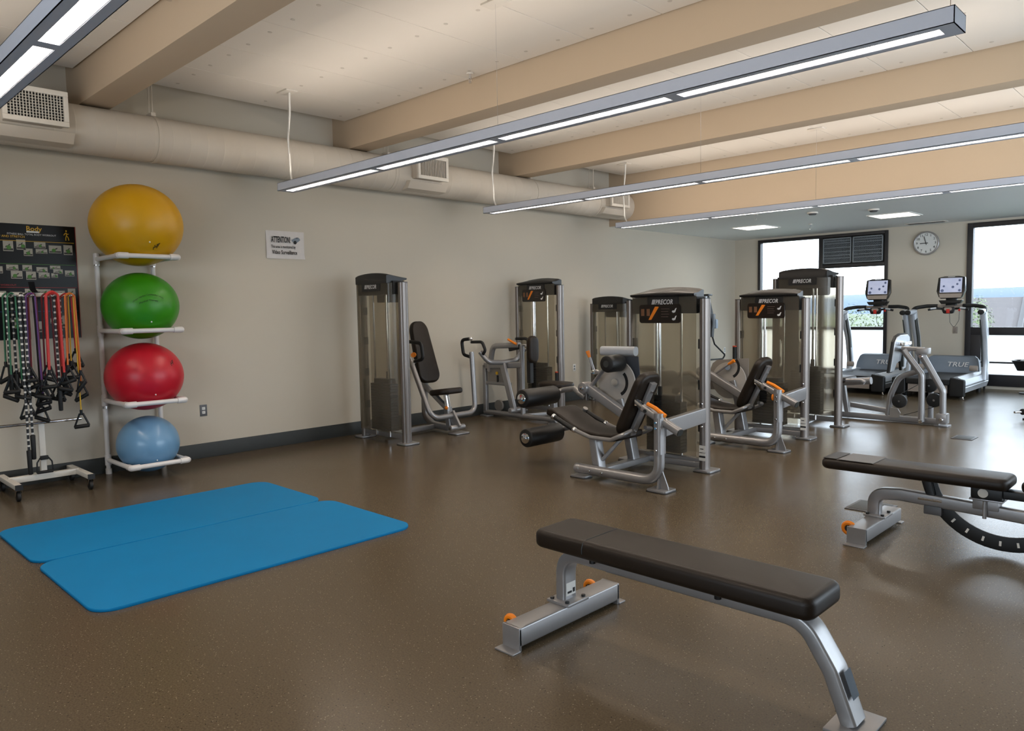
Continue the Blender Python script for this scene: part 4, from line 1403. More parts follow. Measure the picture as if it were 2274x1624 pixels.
# ------------------------------------------------------------------ third wall-side tower (its bench is hidden behind the leg machine)
t = thing('shoulder_press_machine', (0.60, 9.6, 0), 'farther low tower whose back shows between the row and leg machines', 'gym machine', 'wall-side machines')
tower(t, 0.56, 9.38, -1, 1.515)
MB().bar([(0.60, 9.42, 0.05), (0.60, 10.2, 0.05)], 0.07, 0.06).build('floor_bar', 'steel', t)
q = cushion(MB(), (0.42, 10.05, 0.42), (0.86, 10.40, 0.49), 0.028)
q.build('seat', 'vinyl', t)
MB().bar([(0.60, 10.2, 0.05), (0.60, 10.2, 0.42)], 0.08, 0.08, up=(1, 0, 0)).build('seat_column', 'steel', t)
q = cushion(MB(), (0.30, 10.08, 0.55), (0.37, 10.36, 1.20), 0.03)
q.build('back_pad', 'vinyl', t)
MB().bar([(0.28, 10.2, 0.05), (0.28, 10.2, 1.1)], 0.06, 0.06, up=(1, 0, 0)).build('back_support', 'steel', t)

# wall rack with cable handles, mostly hidden behind the leg machine tower
t = thing('cable_station', (0.25, 12.6, 0), 'slim black cable column with triangular handle beside the long wall', 'gym machine')
MB().bar([(0.30, 12.60, 0.0), (0.30, 12.60, 1.64)], 0.08, 0.06, up=(1, 0, 0)).build('column', 'steel', t)
MB().box((0.20, 12.55, 1.64), (0.40, 12.70, 1.675)).build('column_cap', 'black', t, bevel=0.006)
MB().box((0.10, 12.40, 0.0), (0.75, 12.85, 0.05)).build('base_plate', 'base', t, bevel=0.01)
MB().bar([(0.30, 12.68, 1.62), (0.30, 12.79, 1.37), (0.30, 12.88, 1.15), (0.30, 12.84, 0.86)], 0.10, 0.05, 0.1, up=(1, 0, 0)).build('strap', 'rubber', t)
MB().box((0.26, 12.93, 1.02), (0.34, 13.03, 1.20)).build('pulley_block', 'tread_grey', t, bevel=0.02)
MB().box((0.27, 12.84, 1.03), (0.33, 12.95, 1.30)).build('pulley_bracket', 'black', t, bevel=0.01)
MB().tube([(0.30, 12.86, 0.90), (0.30, 12.96, 0.72), (0.30, 13.37, 0.49), (0.30, 13.28, 0.42), (0.30, 12.76, 0.43)], 0.015, 0.03, 8).build('triangle_handle', 'rubber', t)

# ------------------------------------------------------------------ leg press in front of the windows
t = thing('leg_press_machine', (4.2, 9.4, 0), 'leg press with tall tower and foot plate beside the treadmills', 'gym machine')
tower(t, 3.76, 8.97, -1, 1.765, 17)
y0 = 9.72
MB().bar([(3.55, y0, 0.045), (5.03, y0, 0.045)], 0.07, 0.07, rr=0.012).build('base_tube', 'steel', t)
MB().prism([(5.06 + a, y0 + b) for a, b in rrect(0.16, 0.16, 0.02)], 'z', 0.0, 0.014).build('foot_plate', 'steel', t, bevel=0.002)
MB().prism([(3.56 + a, y0 + b) for a, b in rrect(0.16, 0.16, 0.02)], 'z', 0.0, 0.014).build('foot_plate', 'steel', t, bevel=0.002)
MB().bar([(3.76, 9.0, 0.045), (3.76, y0, 0.045)], 0.07, 0.06).build('floor_bar', 'steel', t)
MB().bar([(3.98, y0, 0.06), (3.915, y0, 0.46)], 0.05, 0.06, up=(1, 0, 0), rr=0.01).build('seat_leg', 'steel', t)
MB().bar([(4.02, y0, 0.175), (4.46, y0, 0.13)], 0.05, 0.06, rr=0.01).build('slide_rail', 'steel', t)
MB().tube([(4.46, y0, 0.06), (4.49, y0, 0.33), (4.58, y0, 0.555), (4.82, y0, 0.64)], 0.034, 0.16, 14, fn=8).build('frame_hoop', 'steel', t)
MB().tube([(4.87, 9.6, 0.05), (4.865, 9.6, 0.60), (4.66, 9.6, 0.885)], 0.036, 0.10, 14, fn=7).build('arm_upright', 'steel', t)
MB().tube([(5.09, 9.62, 0.10), (5.085, 9.62, 0.42), (4.85, 9.62, 0.85)], 0.036, 0.10, 14, fn=7).build('arm_upright', 'steel', t)
MB().bar([(4.90, 9.85, 0.05), (4.90, 9.85, 0.62), (4.74, 9.85, 0.86)], 0.05, 0.06, 0.1, up=(0, 1, 0)).build('rear_upright', 'steel', t)
MB().bar([(4.63, 9.66, 0.905), (4.86, 9.66, 0.895)], 0.10, 0.05, rr=0.01).build('link_bar', 'steel', t)
MB().box((4.80, 9.58, 0.84), (4.92, 9.74, 0.915)).build('link_clevis', 'steel', t, bevel=0.012)
MB().box((5.03, 9.56, 0.04), (5.14, 9.70, 0.16)).build('pivot_clevis', 'steel', t, bevel=0.012)
bolts(t, [(5.085, 9.56, 0.09), (4.87, 9.565, 0.05), (4.85, 9.585, 0.815)], 0.026, L=0.016)
# foot plate: black edged slab with a notch at the bottom, tilted towards the seat
ol = [(9.80, 0.60), (9.80, 0.98), (9.84, 1.05), (9.92, 1.075), (10.10, 1.075), (10.16, 1.04), (10.18, 0.98), (10.18, 0.62), (10.10, 0.60), (10.06, 0.70), (9.99, 0.73), (9.92, 0.70), (9.88, 0.60)]
for (x0, x1, m_, nm, sh) in ((4.50, 4.53, 'rubber', 'foot_plate_pad', 1.0), (4.53, 4.545, 'tread_silver', 'foot_plate_back', 0.94)):
    q = MB().prism([(9.90 + (a - 9.99) * sh * 1.55, 0.835 + (b - 0.835) * sh) for a, b in ol], 'x', x0, x1)
    xform(q, lambda v: rot_y(v, (4.52, 9.99, 0.85), math.radians(7)))
    q.build(nm, m_, t, bevel=0.004, seg=1)
MB().box((4.55, 9.72, 0.93), (4.61, 10.08, 0.97)).build('plate_bracket', 'chrome', t, bevel=0.006)
MB().box((4.53, 9.93, 0.66), (4.56, 9.97, 0.98)).build('plate_rail', 'base', t)
MB().bar([(4.56, 9.95, 0.86), (4.68, 9.70, 0.89)], 0.05, 0.05).build('plate_arm', 'steel', t)
for (x, y, z) in ((4.62, 9.6, 0.27), (4.98, 9.66, 0.30), (4.90, 9.76, 0.46)):
    MB().cyl((x, y, z), (x, y + 0.05, z), 0.082, n=28, rim=0.006).build('pulley', 'rubber', t)
    MB().cyl((x, y - 0.004, z), (x, y + 0.001, z), 0.012, n=10).build('pulley_hub', 'chrome', t)
MB().prism([(4.50, 0.06), (4.60, 0.06), (4.62, 0.12), (4.59, 0.17), (4.50, 0.18)], 'y', 9.66, 9.68).build('pulley_guard', 'disc_grey', t)
MB().tube([(4.52, y0, 0.30), (4.60, 9.69, 0.315), (4.68, 9.67, 0.32)], 0.02, 0.03, 10).build('stop_pin', 'chrome', t)
MB().tube([(4.62, 9.64, 0.35), (4.86, 9.78, 0.52)], 0.004, 0, 6).build('cable', 'rubber', t)
MB().tube([(4.66, 9.64, 0.10), (4.98, 9.68, 0.22)], 0.004, 0, 6).build('cable', 'rubber', t)
q = cushion(MB(), (3.55, 9.5, 0.46), (4.02, 9.94, 0.53), 0.03)
q.build('seat', 'vinyl', t)
q = MB().tube([(3.86, 9.56, 0.48), (4.20, 9.56, 0.50), (4.24, 9.56, 0.475)], 0.03, 0.03, 14)
q.build('seat_frame', 'steel', t)
MB().bar([(3.88, y0, 0.45), (4.26, y0, 0.49)], 0.10, 0.09, rr=0.04).build('slide_carriage', 'steel', t)
q = cushion(MB(), (3.40, 9.5, 0.52), (3.48, 9.94, 1.20), 0.03)
xform(q, lambda v: rot_y(v, (3.45, 9.7, 0.52), math.radians(-25)))
q.build('back_pad', 'vinyl', t)

# ------------------------------------------------------------------ treadmills


def treadmill(cx, yr, label, screen_shift=0.0):
    """cx: centre line, yr: rear end (towards the room); the console is at the window end"""
    t = thing('treadmill', (cx, yr + 0.9, 0), label, 'treadmill', 'treadmills at the windows')
    hw = 0.42
    yf_ = yr + 1.68
    MB().box((cx - 0.36, yr + 0.12, 0.05), (cx + 0.36, yf_ - 0.1, 0.17)).build('deck_frame', 'black', t, bevel=0.01)
    MB().box((cx - 0.27, yr + 0.05, 0.17), (cx + 0.27, yf_ - 0.35, 0.20)).build('running_belt', 'belt', t, bevel=0.008)
    for sx in (-1, 1):
        pr_ = [(cx + sx * 0.275, 0.215), (cx + sx * 0.34, 0.225), (cx + sx * 0.41, 0.195), (cx + sx * 0.43, 0.14), (cx + sx * 0.425, 0.12), (cx + sx * 0.432, 0.115), (cx + sx * 0.41, 0.06), (cx + sx * 0.36, 0.05), (cx + sx * 0.275, 0.17)]
        r = MB().prism(pr_, 'y', yr + 0.10, yf_ - 0.15).build('side_rail', 'tread_silver', t, angle=20)
        MB().prism([(cx + sx * (0.27 if k == 0 else 0.44), z) for k, z in ((0, 0.03), (1, 0.03), (1, 0.20), (0, 0.225))], 'y', yr, yr + 0.10).build('rear_end_cap', 'rubber', t, bevel=0.02, seg=3)
        # curved upright leaning back towards the user
        MB().bar([(cx + sx * 0.43, yr + 1.28, 0.20), (cx + sx * 0.43, yr + 1.30, 0.50), (cx + sx * 0.435, yr + 1.22, 0.85), (cx + sx * 0.44, yr + 1.06, 1.18), (cx + sx * 0.44, yr + 1.02, 1.28)],
                 0.075, 0.16, 0.45, up=(0, 1, 0), rr=0.03, fn=8).build('upright', 'tread_silver', t)
        q = MB().bar([(cx + sx * 0.405, yr + 1.255, 0.42), (cx + sx * 0.405, yr + 1.18, 0.85), (cx + sx * 0.41, yr + 1.03, 1.18)], 0.02, 0.10, 0.4, up=(0, 1, 0), rr=0.008, fn=8)
        q.build('upright_inlay', 'base', t)
        MB().bar([(cx + sx * 0.44, yr + 1.08, 1.30), (cx + sx * 0.455, yr + 0.80, 1.285)], 0.065, 0.08, rr=0.025).build('side_handrail', 'tread_silver', t)
        MB().cyl((cx + sx * 0.456, yr + 0.80, 1.285), (cx + sx * 0.458, yr + 0.76, 1.283), 0.04, n=14, rim=0.01).build('handrail_end', 'rubber', t)
        MB().cyl((cx + sx * 0.29, yr + 1.03, 0.27), (cx + sx * 0.39, yr + 1.03, 0.27), 0.03, n=14, rim=0.006).build('deck_grip', 'tan_plate', t)
        MB().tube([(cx + sx * 0.455, yr + 1.0, 1.30), (cx + sx * 0.44, yr + 1.10, 1.36), (cx + sx * 0.30, yr + 1.16, 1.385), (cx + sx * 0.16, yr + 1.17, 1.385)], 0.03, 0.09, 12).build('curved_handrail', 'rubber', t)
    MB().box((cx - 0.27, yr + 0.005, 0.14), (cx + 0.27, yr + 0.06, 0.20)).build('rear_roller_cover', 'rubber', t, bevel=0.02, seg=3)
    MB().box((cx - 0.24, yr + 0.03, 0.06), (cx + 0.24, yr + 0.05, 0.14)).build('rear_panel', 'tan_plate', t)
    MB().tube([(cx + 0.42, yr + 0.03, 0.05), (cx + 0.425, yr + 0.01, 0.02), (cx + 0.44, yr - 0.0, 0.004)], 0.008, 0.01, 6).build('levelling_foot', 'chrome', t)
    for sx in (-1, 1):
        MB().cyl((cx + sx * 0.34, yr + 0.3, 0.0), (cx + sx * 0.34, yr + 0.3, 0.06), 0.03, n=12).build('foot', 'rubber', t)
        MB().cyl((cx + sx * 0.34, yf_ - 0.3, 0.0), (cx + sx * 0.34, yf_ - 0.3, 0.06), 0.03, n=12).build('foot', 'rubber', t)
    # motor hood
    q = MB()
    secs = []
    for (yy, w_, z) in ((yf_ - 0.36, 0.36, 0.205), (yf_ - 0.33, 0.345, 0.30), (yf_ - 0.27, 0.32, 0.375), (yf_ - 0.2, 0.30, 0.385), (yf_ - 0.02, 0.30, 0.34), (yf_, 0.32, 0.10)):
        secs.append([(cx - w_ - 0.02, yy, 0.10), (cx - w_, yy, z - 0.02), (cx - w_ * 0.9, yy, z), (cx + w_ * 0.9, yy, z), (cx + w_, yy, z - 0.02), (cx + w_ + 0.02, yy, 0.10)])
    vs = [p_ for s_ in secs for p_ in s_]
    fs = []
    for i in range(len(secs) - 1):
        for k in range(6):
            fs.append((i * 6 + k, i * 6 + (k + 1) % 6, (i + 1) * 6 + (k + 1) % 6, (i + 1) * 6 + k))
    fs += [tuple(range(6)), tuple((len(secs) - 1) * 6 + k for k in range(6))]
    q.add(vs, fs)
    hood = q.build('motor_hood', 'tread_grey', t, angle=30)
    lettering('TRUE', 0.075, 'lettering', hood, (cx - 0.06, yf_ - 0.3515, 0.265), (1, 0, 0), (0, 0.3, 0.95), sx=1.5, bold=0.01, shear=0.2, ext=0.012)
    # cross bar, control pod, console
    MB().bar([(cx - 0.22, yr + 1.17, 1.385), (cx + 0.22, yr + 1.17, 1.385)], 0.05, 0.045, rr=0.015).build('console_bar', 'tan_plate', t)
    for sx in (-1, 1):
        MB().bar([(cx + sx * 0.03, yr + 1.12, 1.335), (cx + sx * 0.18, yr + 1.06, 1.345), (cx + sx * 0.29, yr + 1.04, 1.325)], 0.03, 0.035, 0.05, rr=0.012).build('pulse_grip', 'rubber', t)
        MB().bar([(cx + sx * 0.17, yr + 1.045, 1.352), (cx + sx * 0.25, yr + 1.033, 1.342)], 0.022, 0.03, rr=0.008).build('pulse_sensor', 'tread_silver', t)
    MB().prism([(cx + a, 1.32 + b) for a, b in ((-0.07, 0.05), (0.07, 0.05), (0.10, 0.02), (0.075, -0.05), (0.05, -0.06), (-0.05, -0.06), (-0.075, -0.05), (-0.10, 0.02))], 'y', yr + 1.05, yr + 1.10).build('control_pod', 'black', t, bevel=0.008)
    pod = MB().prism([(cx + a, 1.335 + b) for a, b in rrect(0.11, 0.05, 0.02)], 'y', yr + 1.044, yr + 1.052).build('pod_face', 'tan_plate', t, bevel=0.002, seg=1)
    MB().box((cx - 0.025, yr + 1.040, 1.268), (cx + 0.025, yr + 1.052, 1.335)).build('stop_button', 'red', t, bevel=0.004)
    MB().bar([(cx + 0.02, yr + 1.16, 1.39), (cx + 0.02, yr + 1.16, 1.53)], 0.16, 0.07, up=(0, 1, 0), rr=0.02).build('console_neck', 'black', t)
    MB().prism([(cx - 0.17 + 0.02, 1.475), (cx + 0.19, 1.475), (cx + 0.15, 1.415), (cx - 0.11, 1.415)], 'y', yr + 1.06, yr + 1.20).build('accessory_tray', 'black', t, bevel=0.015, seg=3)
    sx_ = cx + 0.02 + screen_shift
    ol = [(-0.19, 0.34), (-0.10, 0.36), (0.10, 0.36), (0.19, 0.34), (0.205, 0.12), (0.17, 0.03), (0.14, 0.0), (-0.14, 0.0), (-0.17, 0.03), (-0.205, 0.12)]
    tilt = lambda v: V(v.x, v.y + (v.z - 1.50) * 0.16, v.z)
    xform(MB().prism([(sx_ + a, 1.50 + b) for a, b in ol], 'y', yr + 1.07, yr + 1.14), tilt).build('console_screen_case', 'black_gloss', t, bevel=0.012, seg=3)
    xform(MB().prism([(sx_ + a, 1.515 + b) for a, b in ((-0.15, 0.0), (0.15, 0.0), (0.165, 0.065), (-0.165, 0.065))], 'y', yr + 1.064, yr + 1.075), tilt).build('console_trim', 'tan_plate', t)
    scr = xform(MB().box((sx_ - 0.155, yr + 1.062, 1.60), (sx_ + 0.155, yr + 1.072, 1.83)), tilt).build('display', 'screen', t)
    for (a, b, r) in ((0.12, 0.19, 0.018), (0.09, 0.13, 0.017), (0.03, 0.085, 0.02), (-0.10, 0.10, 0.017), (-0.12, 0.03, 0.024), (0.125, 0.03, 0.02)):
        q = MB()
        q.add([(sx_ + a + r * math.cos(k * math.pi / 8), yr + 1.0615, 1.60 + b + r * math.sin(k * math.pi / 8)) for k in range(16)], [tuple(range(16))])
        xform(q, tilt).build('screen_icon', 'icon_blue', scr, smooth=False)
    xform(MB().box((sx_ - 0.05, yr + 1.066, 1.845), (sx_ + 0.05, yr + 1.072, 1.852)), tilt).build('maker_badge', 'lettering', t)
    # safety lanyard
    MB().tube([(cx + 0.16, yr + 1.06, 1.33), (cx + 0.155, yr + 1.05, 1.15), (cx + 0.09, yr + 1.05, 1.03), (cx + 0.03, yr + 1.05, 1.12), (cx + 0.02, yr + 1.06, 1.27)], 0.0035, 0.06, 6).build('safety_cord', 'base', t)
    MB().box((cx + 0.145, yr + 1.04, 1.30), (cx + 0.175, yr + 1.06, 1.335)).build('safety_clip', 'red', t, bevel=0.004)
    for ch in t.children:
        nm = ch.name.split('.')[0]
        kx, kz = 1.0, 1.0
        if nm in ('deck_frame', 'running_belt', 'side_rail', 'rear_end_cap', 'rear_roller_cover', 'rear_panel', 'motor_hood', 'deck_grip', 'levelling_foot', 'foot'):
            kx, kz = 1.13, 1.47
        elif nm in ('upright', 'upright_inlay', 'side_handrail', 'handrail_end', 'curved_handrail'):
            kx = 1.13
        for o_ in [ch] + list(ch.children):
            if kx != 1.0:
                for v in o_.data.vertices:
                    v.co.x *= kx
                    v.co.z *= kz
    return t


mat('grey_vinyl', rgb(92, 88, 86), 0.5)
mat('icon_blue', rgb(92, 104, 142), 0.4)
treadmill(4.15, 12.42, 'treadmill with lit screen standing beneath the clock')
treadmill(3.04, 12.42, 'treadmill with lit screen in front of the vent grille window')

# things at the right-hand window: ballet-height bar, wall hung tub, small black device on the floor
t = thing('window_rail', (5.2, YF - 0.1, 0.2), 'thin black rail in front of the clock window lower panes', 'rail')
MB().cyl((4.38, YF - 0.1, 0.445), (6.3, YF - 0.1, 0.445), 0.016, n=10).build('rail_tube', 'black', t)
for x in (4.52, 6.2):
    MB().bar([(x, YF - 0.1, 0.0), (x, YF - 0.1, 0.45)], 0.03, 0.03, up=(1, 0, 0)).build('rail_post', 'black', t)
t = thing('rail_tub', (5.22, 13.9, 0.0), 'black tub of white towels at the right window edge', 'tub')
q = MB()
vs, fs = [], []
lo_, hi_ = rrect(0.34, 0.26, 0.05), rrect(0.46, 0.36, 0.06)
n = len(lo_)
for z, l, k in ((0.36, lo_, 1), (0.51, hi_, 1), (0.51, hi_, 0.93), (0.38, lo_, 0.93)):
    vs += [(5.22 + a * k, 13.86 + b * k, z) for a, b in l]
for j in range(3):
    for k in range(n):
        fs.append((j * n + k, j * n + (k + 1) % n, (j + 1) * n + (k + 1) % n, (j + 1) * n + k))
fs += [tuple(range(n)), tuple(3 * n + k for k in range(n))]
q.add(vs, fs).build('tub_body', 'black', t)
MB().sweep([(5.22 + a, 13.86 + b, 0.51) for a, b in hi_], circ(0.012, 6), closed=True).build('tub_rim', 'black', t)
MB().tube([(5.22, 13.86, 0.36), (5.22, 13.86, 0.0)], 0.03, 0, 10).build('tub_stand', 'black', t)
MB().cyl((5.22, 13.86, 0), (5.22, 13.86, 0.015), 0.15, n=20).build('stand_base', 'black', t)
for a, b, c, lb in ((-0.07, 0.0, 0.49, 'small white towel lying lower inside the black tub'), (0.05, -0.02, 0.53, 'small white towel heaped highest in the black tub')):
    o = MB().sphere((5.22 + a, 13.86 + b, c), 0.085, 14, 9, (1, 0.8, 0.6)).build('hand_towel', 'white_sock', loc=(5.22 + a, 13.86 + b, c))
    tag(o, lb, 'towel', 'towels in the tub')

t = thing('roller_stand', (5.67, 10.9, 0), 'small black foam roller on a low stand beyond the incline bench', 'roller')
MB().cyl((5.66, 10.75, 0.10), (5.78, 10.93, 0.10), 0.038, n=16, rim=0.006).build('grip_barrel', 'rubber', t)
MB().cyl((5.60, 10.66, 0.10), (5.66, 10.75, 0.10), 0.014, n=10).build('axle', 'chrome', t)
MB().cyl((5.70, 10.82, 0.0), (5.70, 10.82, 0.10), 0.012, n=8).build('stand_leg', 'black', t)
MB().box((5.66, 10.78, 0.0), (5.75, 10.86, 0.02)).build('stand_foot', 'black', t, bevel=0.005)

# ------------------------------------------------------------------ flat bench
t = thing('flat_bench', (5.9, 2.57, 0), 'flat black padded bench on silver legs, nearest the camera', 'bench', 'weight benches')
q = cushion(MB(), (5.255, 2.435, 0.372), (6.535, 2.715, 0.455), 0.028, 5)
q.build('bench_pad', 'vinyl', t)
# sewn seam across the pad, near the head end
MB().sweep([V(5.545, 2.434, 0.40), V(5.545, 2.434, 0.425), V(5.545, 2.442, 0.446), V(5.545, 2.465, 0.4555), V(5.545, 2.685, 0.4555), V(5.545, 2.708, 0.446), V(5.545, 2.716, 0.425), V(5.545, 2.716, 0.40)], circ(0.0026, 6), up=(1, 0, 0)).build('pad_seam', 'black', t)
y0 = 2.575
MB().box((5.32, 2.50, 0.362), (6.49, 2.65, 0.376)).build('pad_board', 'steel', t, bevel=0.003)
MB().bar([(5.335, y0, 0.105), (5.335, y0, 0.336), (5.75, y0, 0.336)], 0.056, 0.09, 0.13, up=(0, 1, 0), rr=0.012, fn=8).build('rear_leg', 'steel', t)
MB().bar([(5.60, y0, 0.336), (6.46, y0, 0.336), (6.56, y0, 0.18), (6.625, y0, 0.012)], 0.056, 0.10, 0.13, up=(0, 1, 0), rr=0.012, fn=8).build('front_leg', 'steel', t)
MB().bar([(5.345, 2.20, 0.062), (5.345, 2.90, 0.062)], 0.10, 0.085, rr=0.008).build('foot_beam', 'steel', t)
for yy, s in ((2.20, -1), (2.90, 1)):
    MB().box((5.29, min(yy, yy + s * 0.05), 0.0), (5.40, max(yy, yy + s * 0.05), 0.008)).build('floor_tab', 'steel', t, bevel=0.003)
    MB().box((5.295, min(yy + s * 0.005, yy - s * 0.01), 0.0), (5.395, max(yy + s * 0.005, yy - s * 0.01), 0.1045)).build('beam_end', 'steel', t, bevel=0.002)
MB().box((5.28, y0 - 0.075, 0.104), (5.41, y0 + 0.075, 0.118)).build('mount_plate', 'steel', t, bevel=0.004)
for a in (-0.045, 0.045):
    for b in (-0.058, 0.058):
        MB().cyl((5.345 + a, y0 + b, 0.116), (5.345 + a, y0 + b, 0.126), 0.01, n=8).build('bolt', 'black', t)
MB().box((6.56, 2.47, 0), (6.70, 2.68, 0.012)).build('floor_foot', 'steel', t, bevel=0.004)
for yy in (2.27, 2.83):
    w_ = MB().torus((5.275, yy, 0.075), 0.027, 0.014, 'y', 20, 10).build('wheel', 'orange', t)
    MB().cyl((5.275, yy - 0.014, 0.075), (5.275, yy + 0.014, 0.075), 0.018, n=12).build('wheel_hub', 'black', w_)
    MB().box((5.27, yy - 0.02, 0.05), (5.30, yy + 0.02, 0.09)).build('wheel_bracket', 'steel', t)
st = MB().box((5.3625, y0 - 0.032, 0.135), (5.3645, y0 + 0.032, 0.195)).build('rating_label', 'sticker', t)
MB().box((5.3647, y0 - 0.025, 0.145), (5.3652, y0 + 0.005, 0.155)).build('label_print', 'ink', st)
MB().box((5.3647, y0 + 0.012, 0.145), (5.3652, y0 + 0.028, 0.165)).build('label_print', 'ink', st)
q = MB().box((-0.028, -0.001, -0.045), (0.028, 0.001, 0.045))
xform(q, lambda v: V(6.613 + v.z * -0.36, y0 + v.x, 0.145 + v.z) + V(0.004, 0, 0))
ws = q.build('warning_label', 'greyink', t)
q = MB().box((-0.02, -0.001, -0.02), (0.02, 0.001, 0.02))
for x in (5.55, 6.15):
    MB().cyl((x, 2.50, 0.345), (x, 2.50, 0.365), 0.014, n=8).build('pad_bolt', 'black', t)

# ------------------------------------------------------------------ incline bench at the right edge
t = thing('incline_bench', (6.3, 4.95, 0), 'adjustable bench with a curved black ladder arm at the right edge', 'bench', 'weight benches')
y0 = 4.95
q = cushion(MB(), (5.60, y0 - 0.135, 0.385), (6.64, y0 + 0.135, 0.455), 0.03, 4)
q.build('back_pad', 'vinyl', t)
MB().box((5.615, y0 - 0.12, 0.4555), (5.70, y0 + 0.125, 0.4575)).build('seam_panel', 'vinyl', t)
o = MB().box((5.715, y0 - 0.125, 0.4545), (5.925, y0 + 0.128, 0.4585)).build('towel_strip', 'grey_vinyl', t, bevel=0.0015, seg=1)
q = cushion(MB(), (6.69, y0 - 0.12, 0.385), (7.05, y0 + 0.12, 0.455), 0.03, 4)
q.build('seat_pad', 'vinyl', t)
MB().bar([(5.90, y0, 0.10), (5.90, y0, 0.245), (6.05, y0, 0.262), (7.2, y0, 0.215), (7.25, y0, 0.03)], 0.075, 0.065, 0.12, up=(0, 1, 0), rr=0.012, fn=8).build('main_frame', 'steel', t)
MB().bar([(5.92, y0 - 0.37, 0.062), (5.92, y0 + 0.27, 0.062)], 0.11, 0.085, rr=0.008).build('foot_beam', 'steel', t)
MB().bar([(7.26, y0 - 0.3, 0.05), (7.26, y0 + 0.3, 0.05)], 0.08, 0.08, rr=0.008).build('foot_beam', 'steel', t)
MB().box((5.86, y0 - 0.425, 0.0), (5.98, y0 - 0.365, 0.008)).build('floor_tab', 'steel', t, bevel=0.003)
MB().box((5.865, y0 - 0.376, 0.0), (5.975, y0 - 0.36, 0.1045)).build('beam_end', 'steel', t)
MB().box((5.86, y0 + 0.265, 0.0), (5.98, y0 + 0.32, 0.008)).build('floor_tab', 'steel', t, bevel=0.003)
MB().box((5.855, y0 - 0.075, 0.104), (5.985, y0 + 0.075, 0.118)).build('mount_plate', 'steel', t, bevel=0.004)
for a in (-0.045, 0.045):
    for b in (-0.058, 0.058):
        MB().cyl((5.92 + a, y0 + b, 0.116), (5.92 + a, y0 + b, 0.128), 0.011, n=8).build('bolt', 'black', t)
for yy in (y0 - 0.30, y0 + 0.16):
    w_ = MB().torus((5.85, yy, 0.075), 0.03, 0.016, 'y', 20, 10).build('wheel', 'orange', t)
    MB().cyl((5.85, yy - 0.016, 0.075), (5.85, yy + 0.016, 0.075), 0.02, n=12).build('wheel_hub', 'black', w_)
# ladder arm: a circular sector bar with slots
cxs, czs, Rr = 6.60, 0.46, 0.40
arc = []
for k in range(25):
    a = math.radians(188 + 130 * k / 24)
    arc.append((cxs + Rr * math.cos(a), y0, czs + Rr * math.sin(a)))
MB().sweep([V(*p) for p in arc], rrect(0.085, 0.012, 0.002), up=(0, 1, 0)).build('ladder_arm', 'black', t)
for k in range(7):
    a = math.radians(218 + 12.5 * k)
    c = V(cxs + Rr * math.cos(a), y0 - 0.0262 * 0 - 0.007, czs + Rr * math.sin(a))
    d = V(math.cos(a), 0, math.sin(a))
    MB().bar([c - d * 0.014, c + d * 0.014], 0.012, 0.002, up=(0, 1, 0), rr=0.0009).build('slot', 'white', t)
MB().bar([(6.20, y0, 0.39), (6.23, y0, 0.27)], 0.06, 0.05, up=(1, 0, 0)).build('ladder_guide', 'black', t)
MB().bar([(6.16, y0 - 0.035, 0.262), (6.29, y0 - 0.035, 0.262)], 0.016, 0.016).build('lock_pin', 'chrome', t)
MB().box((6.19, y0 - 0.04, 0.17), (6.29, y0 + 0.04, 0.225)).build('guide_plate', 'hatch', t, bevel=0.01)
MB().box((6.44, y0 - 0.06, 0.315), (6.60, y0 + 0.06, 0.39)).build('hinge_block', 'black', t, bevel=0.012)
MB().cyl((6.505, y0 - 0.068, 0.352), (6.505, y0 - 0.058, 0.352), 0.026, n=18).build('hinge_bolt', 'white_metal', t)
MB().box((6.45, y0 - 0.05, 0.25), (6.58, y0 + 0.05, 0.316)).build('hinge_riser', 'steel', t, bevel=0.006)
MB().box((6.435, y0 - 0.065, 0.306), (6.605, y0 + 0.065, 0.316)).build('hinge_plate', 'steel', t, bevel=0.003)
MB().cyl((6.515, y0 - 0.06, 0.306), (6.515, y0 - 0.06, 0.205), 0.011, n=10).build('pop_pin', 'steel', t)
MB().bar([(6.60, y0, 0.352), (6.86, y0, 0.352)], 0.08, 0.05).build('seat_hinge', 'black', t)


# ------------------------------------------------------------------ blue mats


def exercise_mat(x0, x1, y0, y1, label, r=0.12, curl=0.0):
    pts = [((x0 + x1) / 2 + a, (y0 + y1) / 2 + b) for a, b in rrect(x1 - x0, y1 - y0, r, 8)]
    q = MB()
    n = len(pts)
    vs, fs = [], []
    cx_, cy_ = (x0 + x1) / 2, (y0 + y1) / 2
    for z, k in ((0.0, 0.997), (0.004, 1), (0.013, 1), (0.017, 0.997)):
        for a, b in pts:
            vs.append((cx_ + (a - cx_) * k, cy_ + (b - cy_) * k, z))
    for j in range(3):
        for k in range(n):
            fs.append((j * n + k, j * n + (k + 1) % n, (j + 1) * n + (k + 1) % n, (j + 1) * n + k))
    fs += [tuple(range(n - 1, -1, -1)), tuple(3 * n + k for k in range(n))]
    q.add(vs, fs)
    o = q.build('exercise_mat', 'blue_mat', loc=(cx_, cy_, 0.0), angle=30)
    return tag(o, label, 'mat', 'blue exercise mats')


exercise_mat(1.53, 2.515, 1.09, 3.03, 'blue foam exercise mat nearer the ball rack')
exercise_mat(2.53, 3.60, 1.09, 3.06, 'blue foam exercise mat nearer the flat bench')

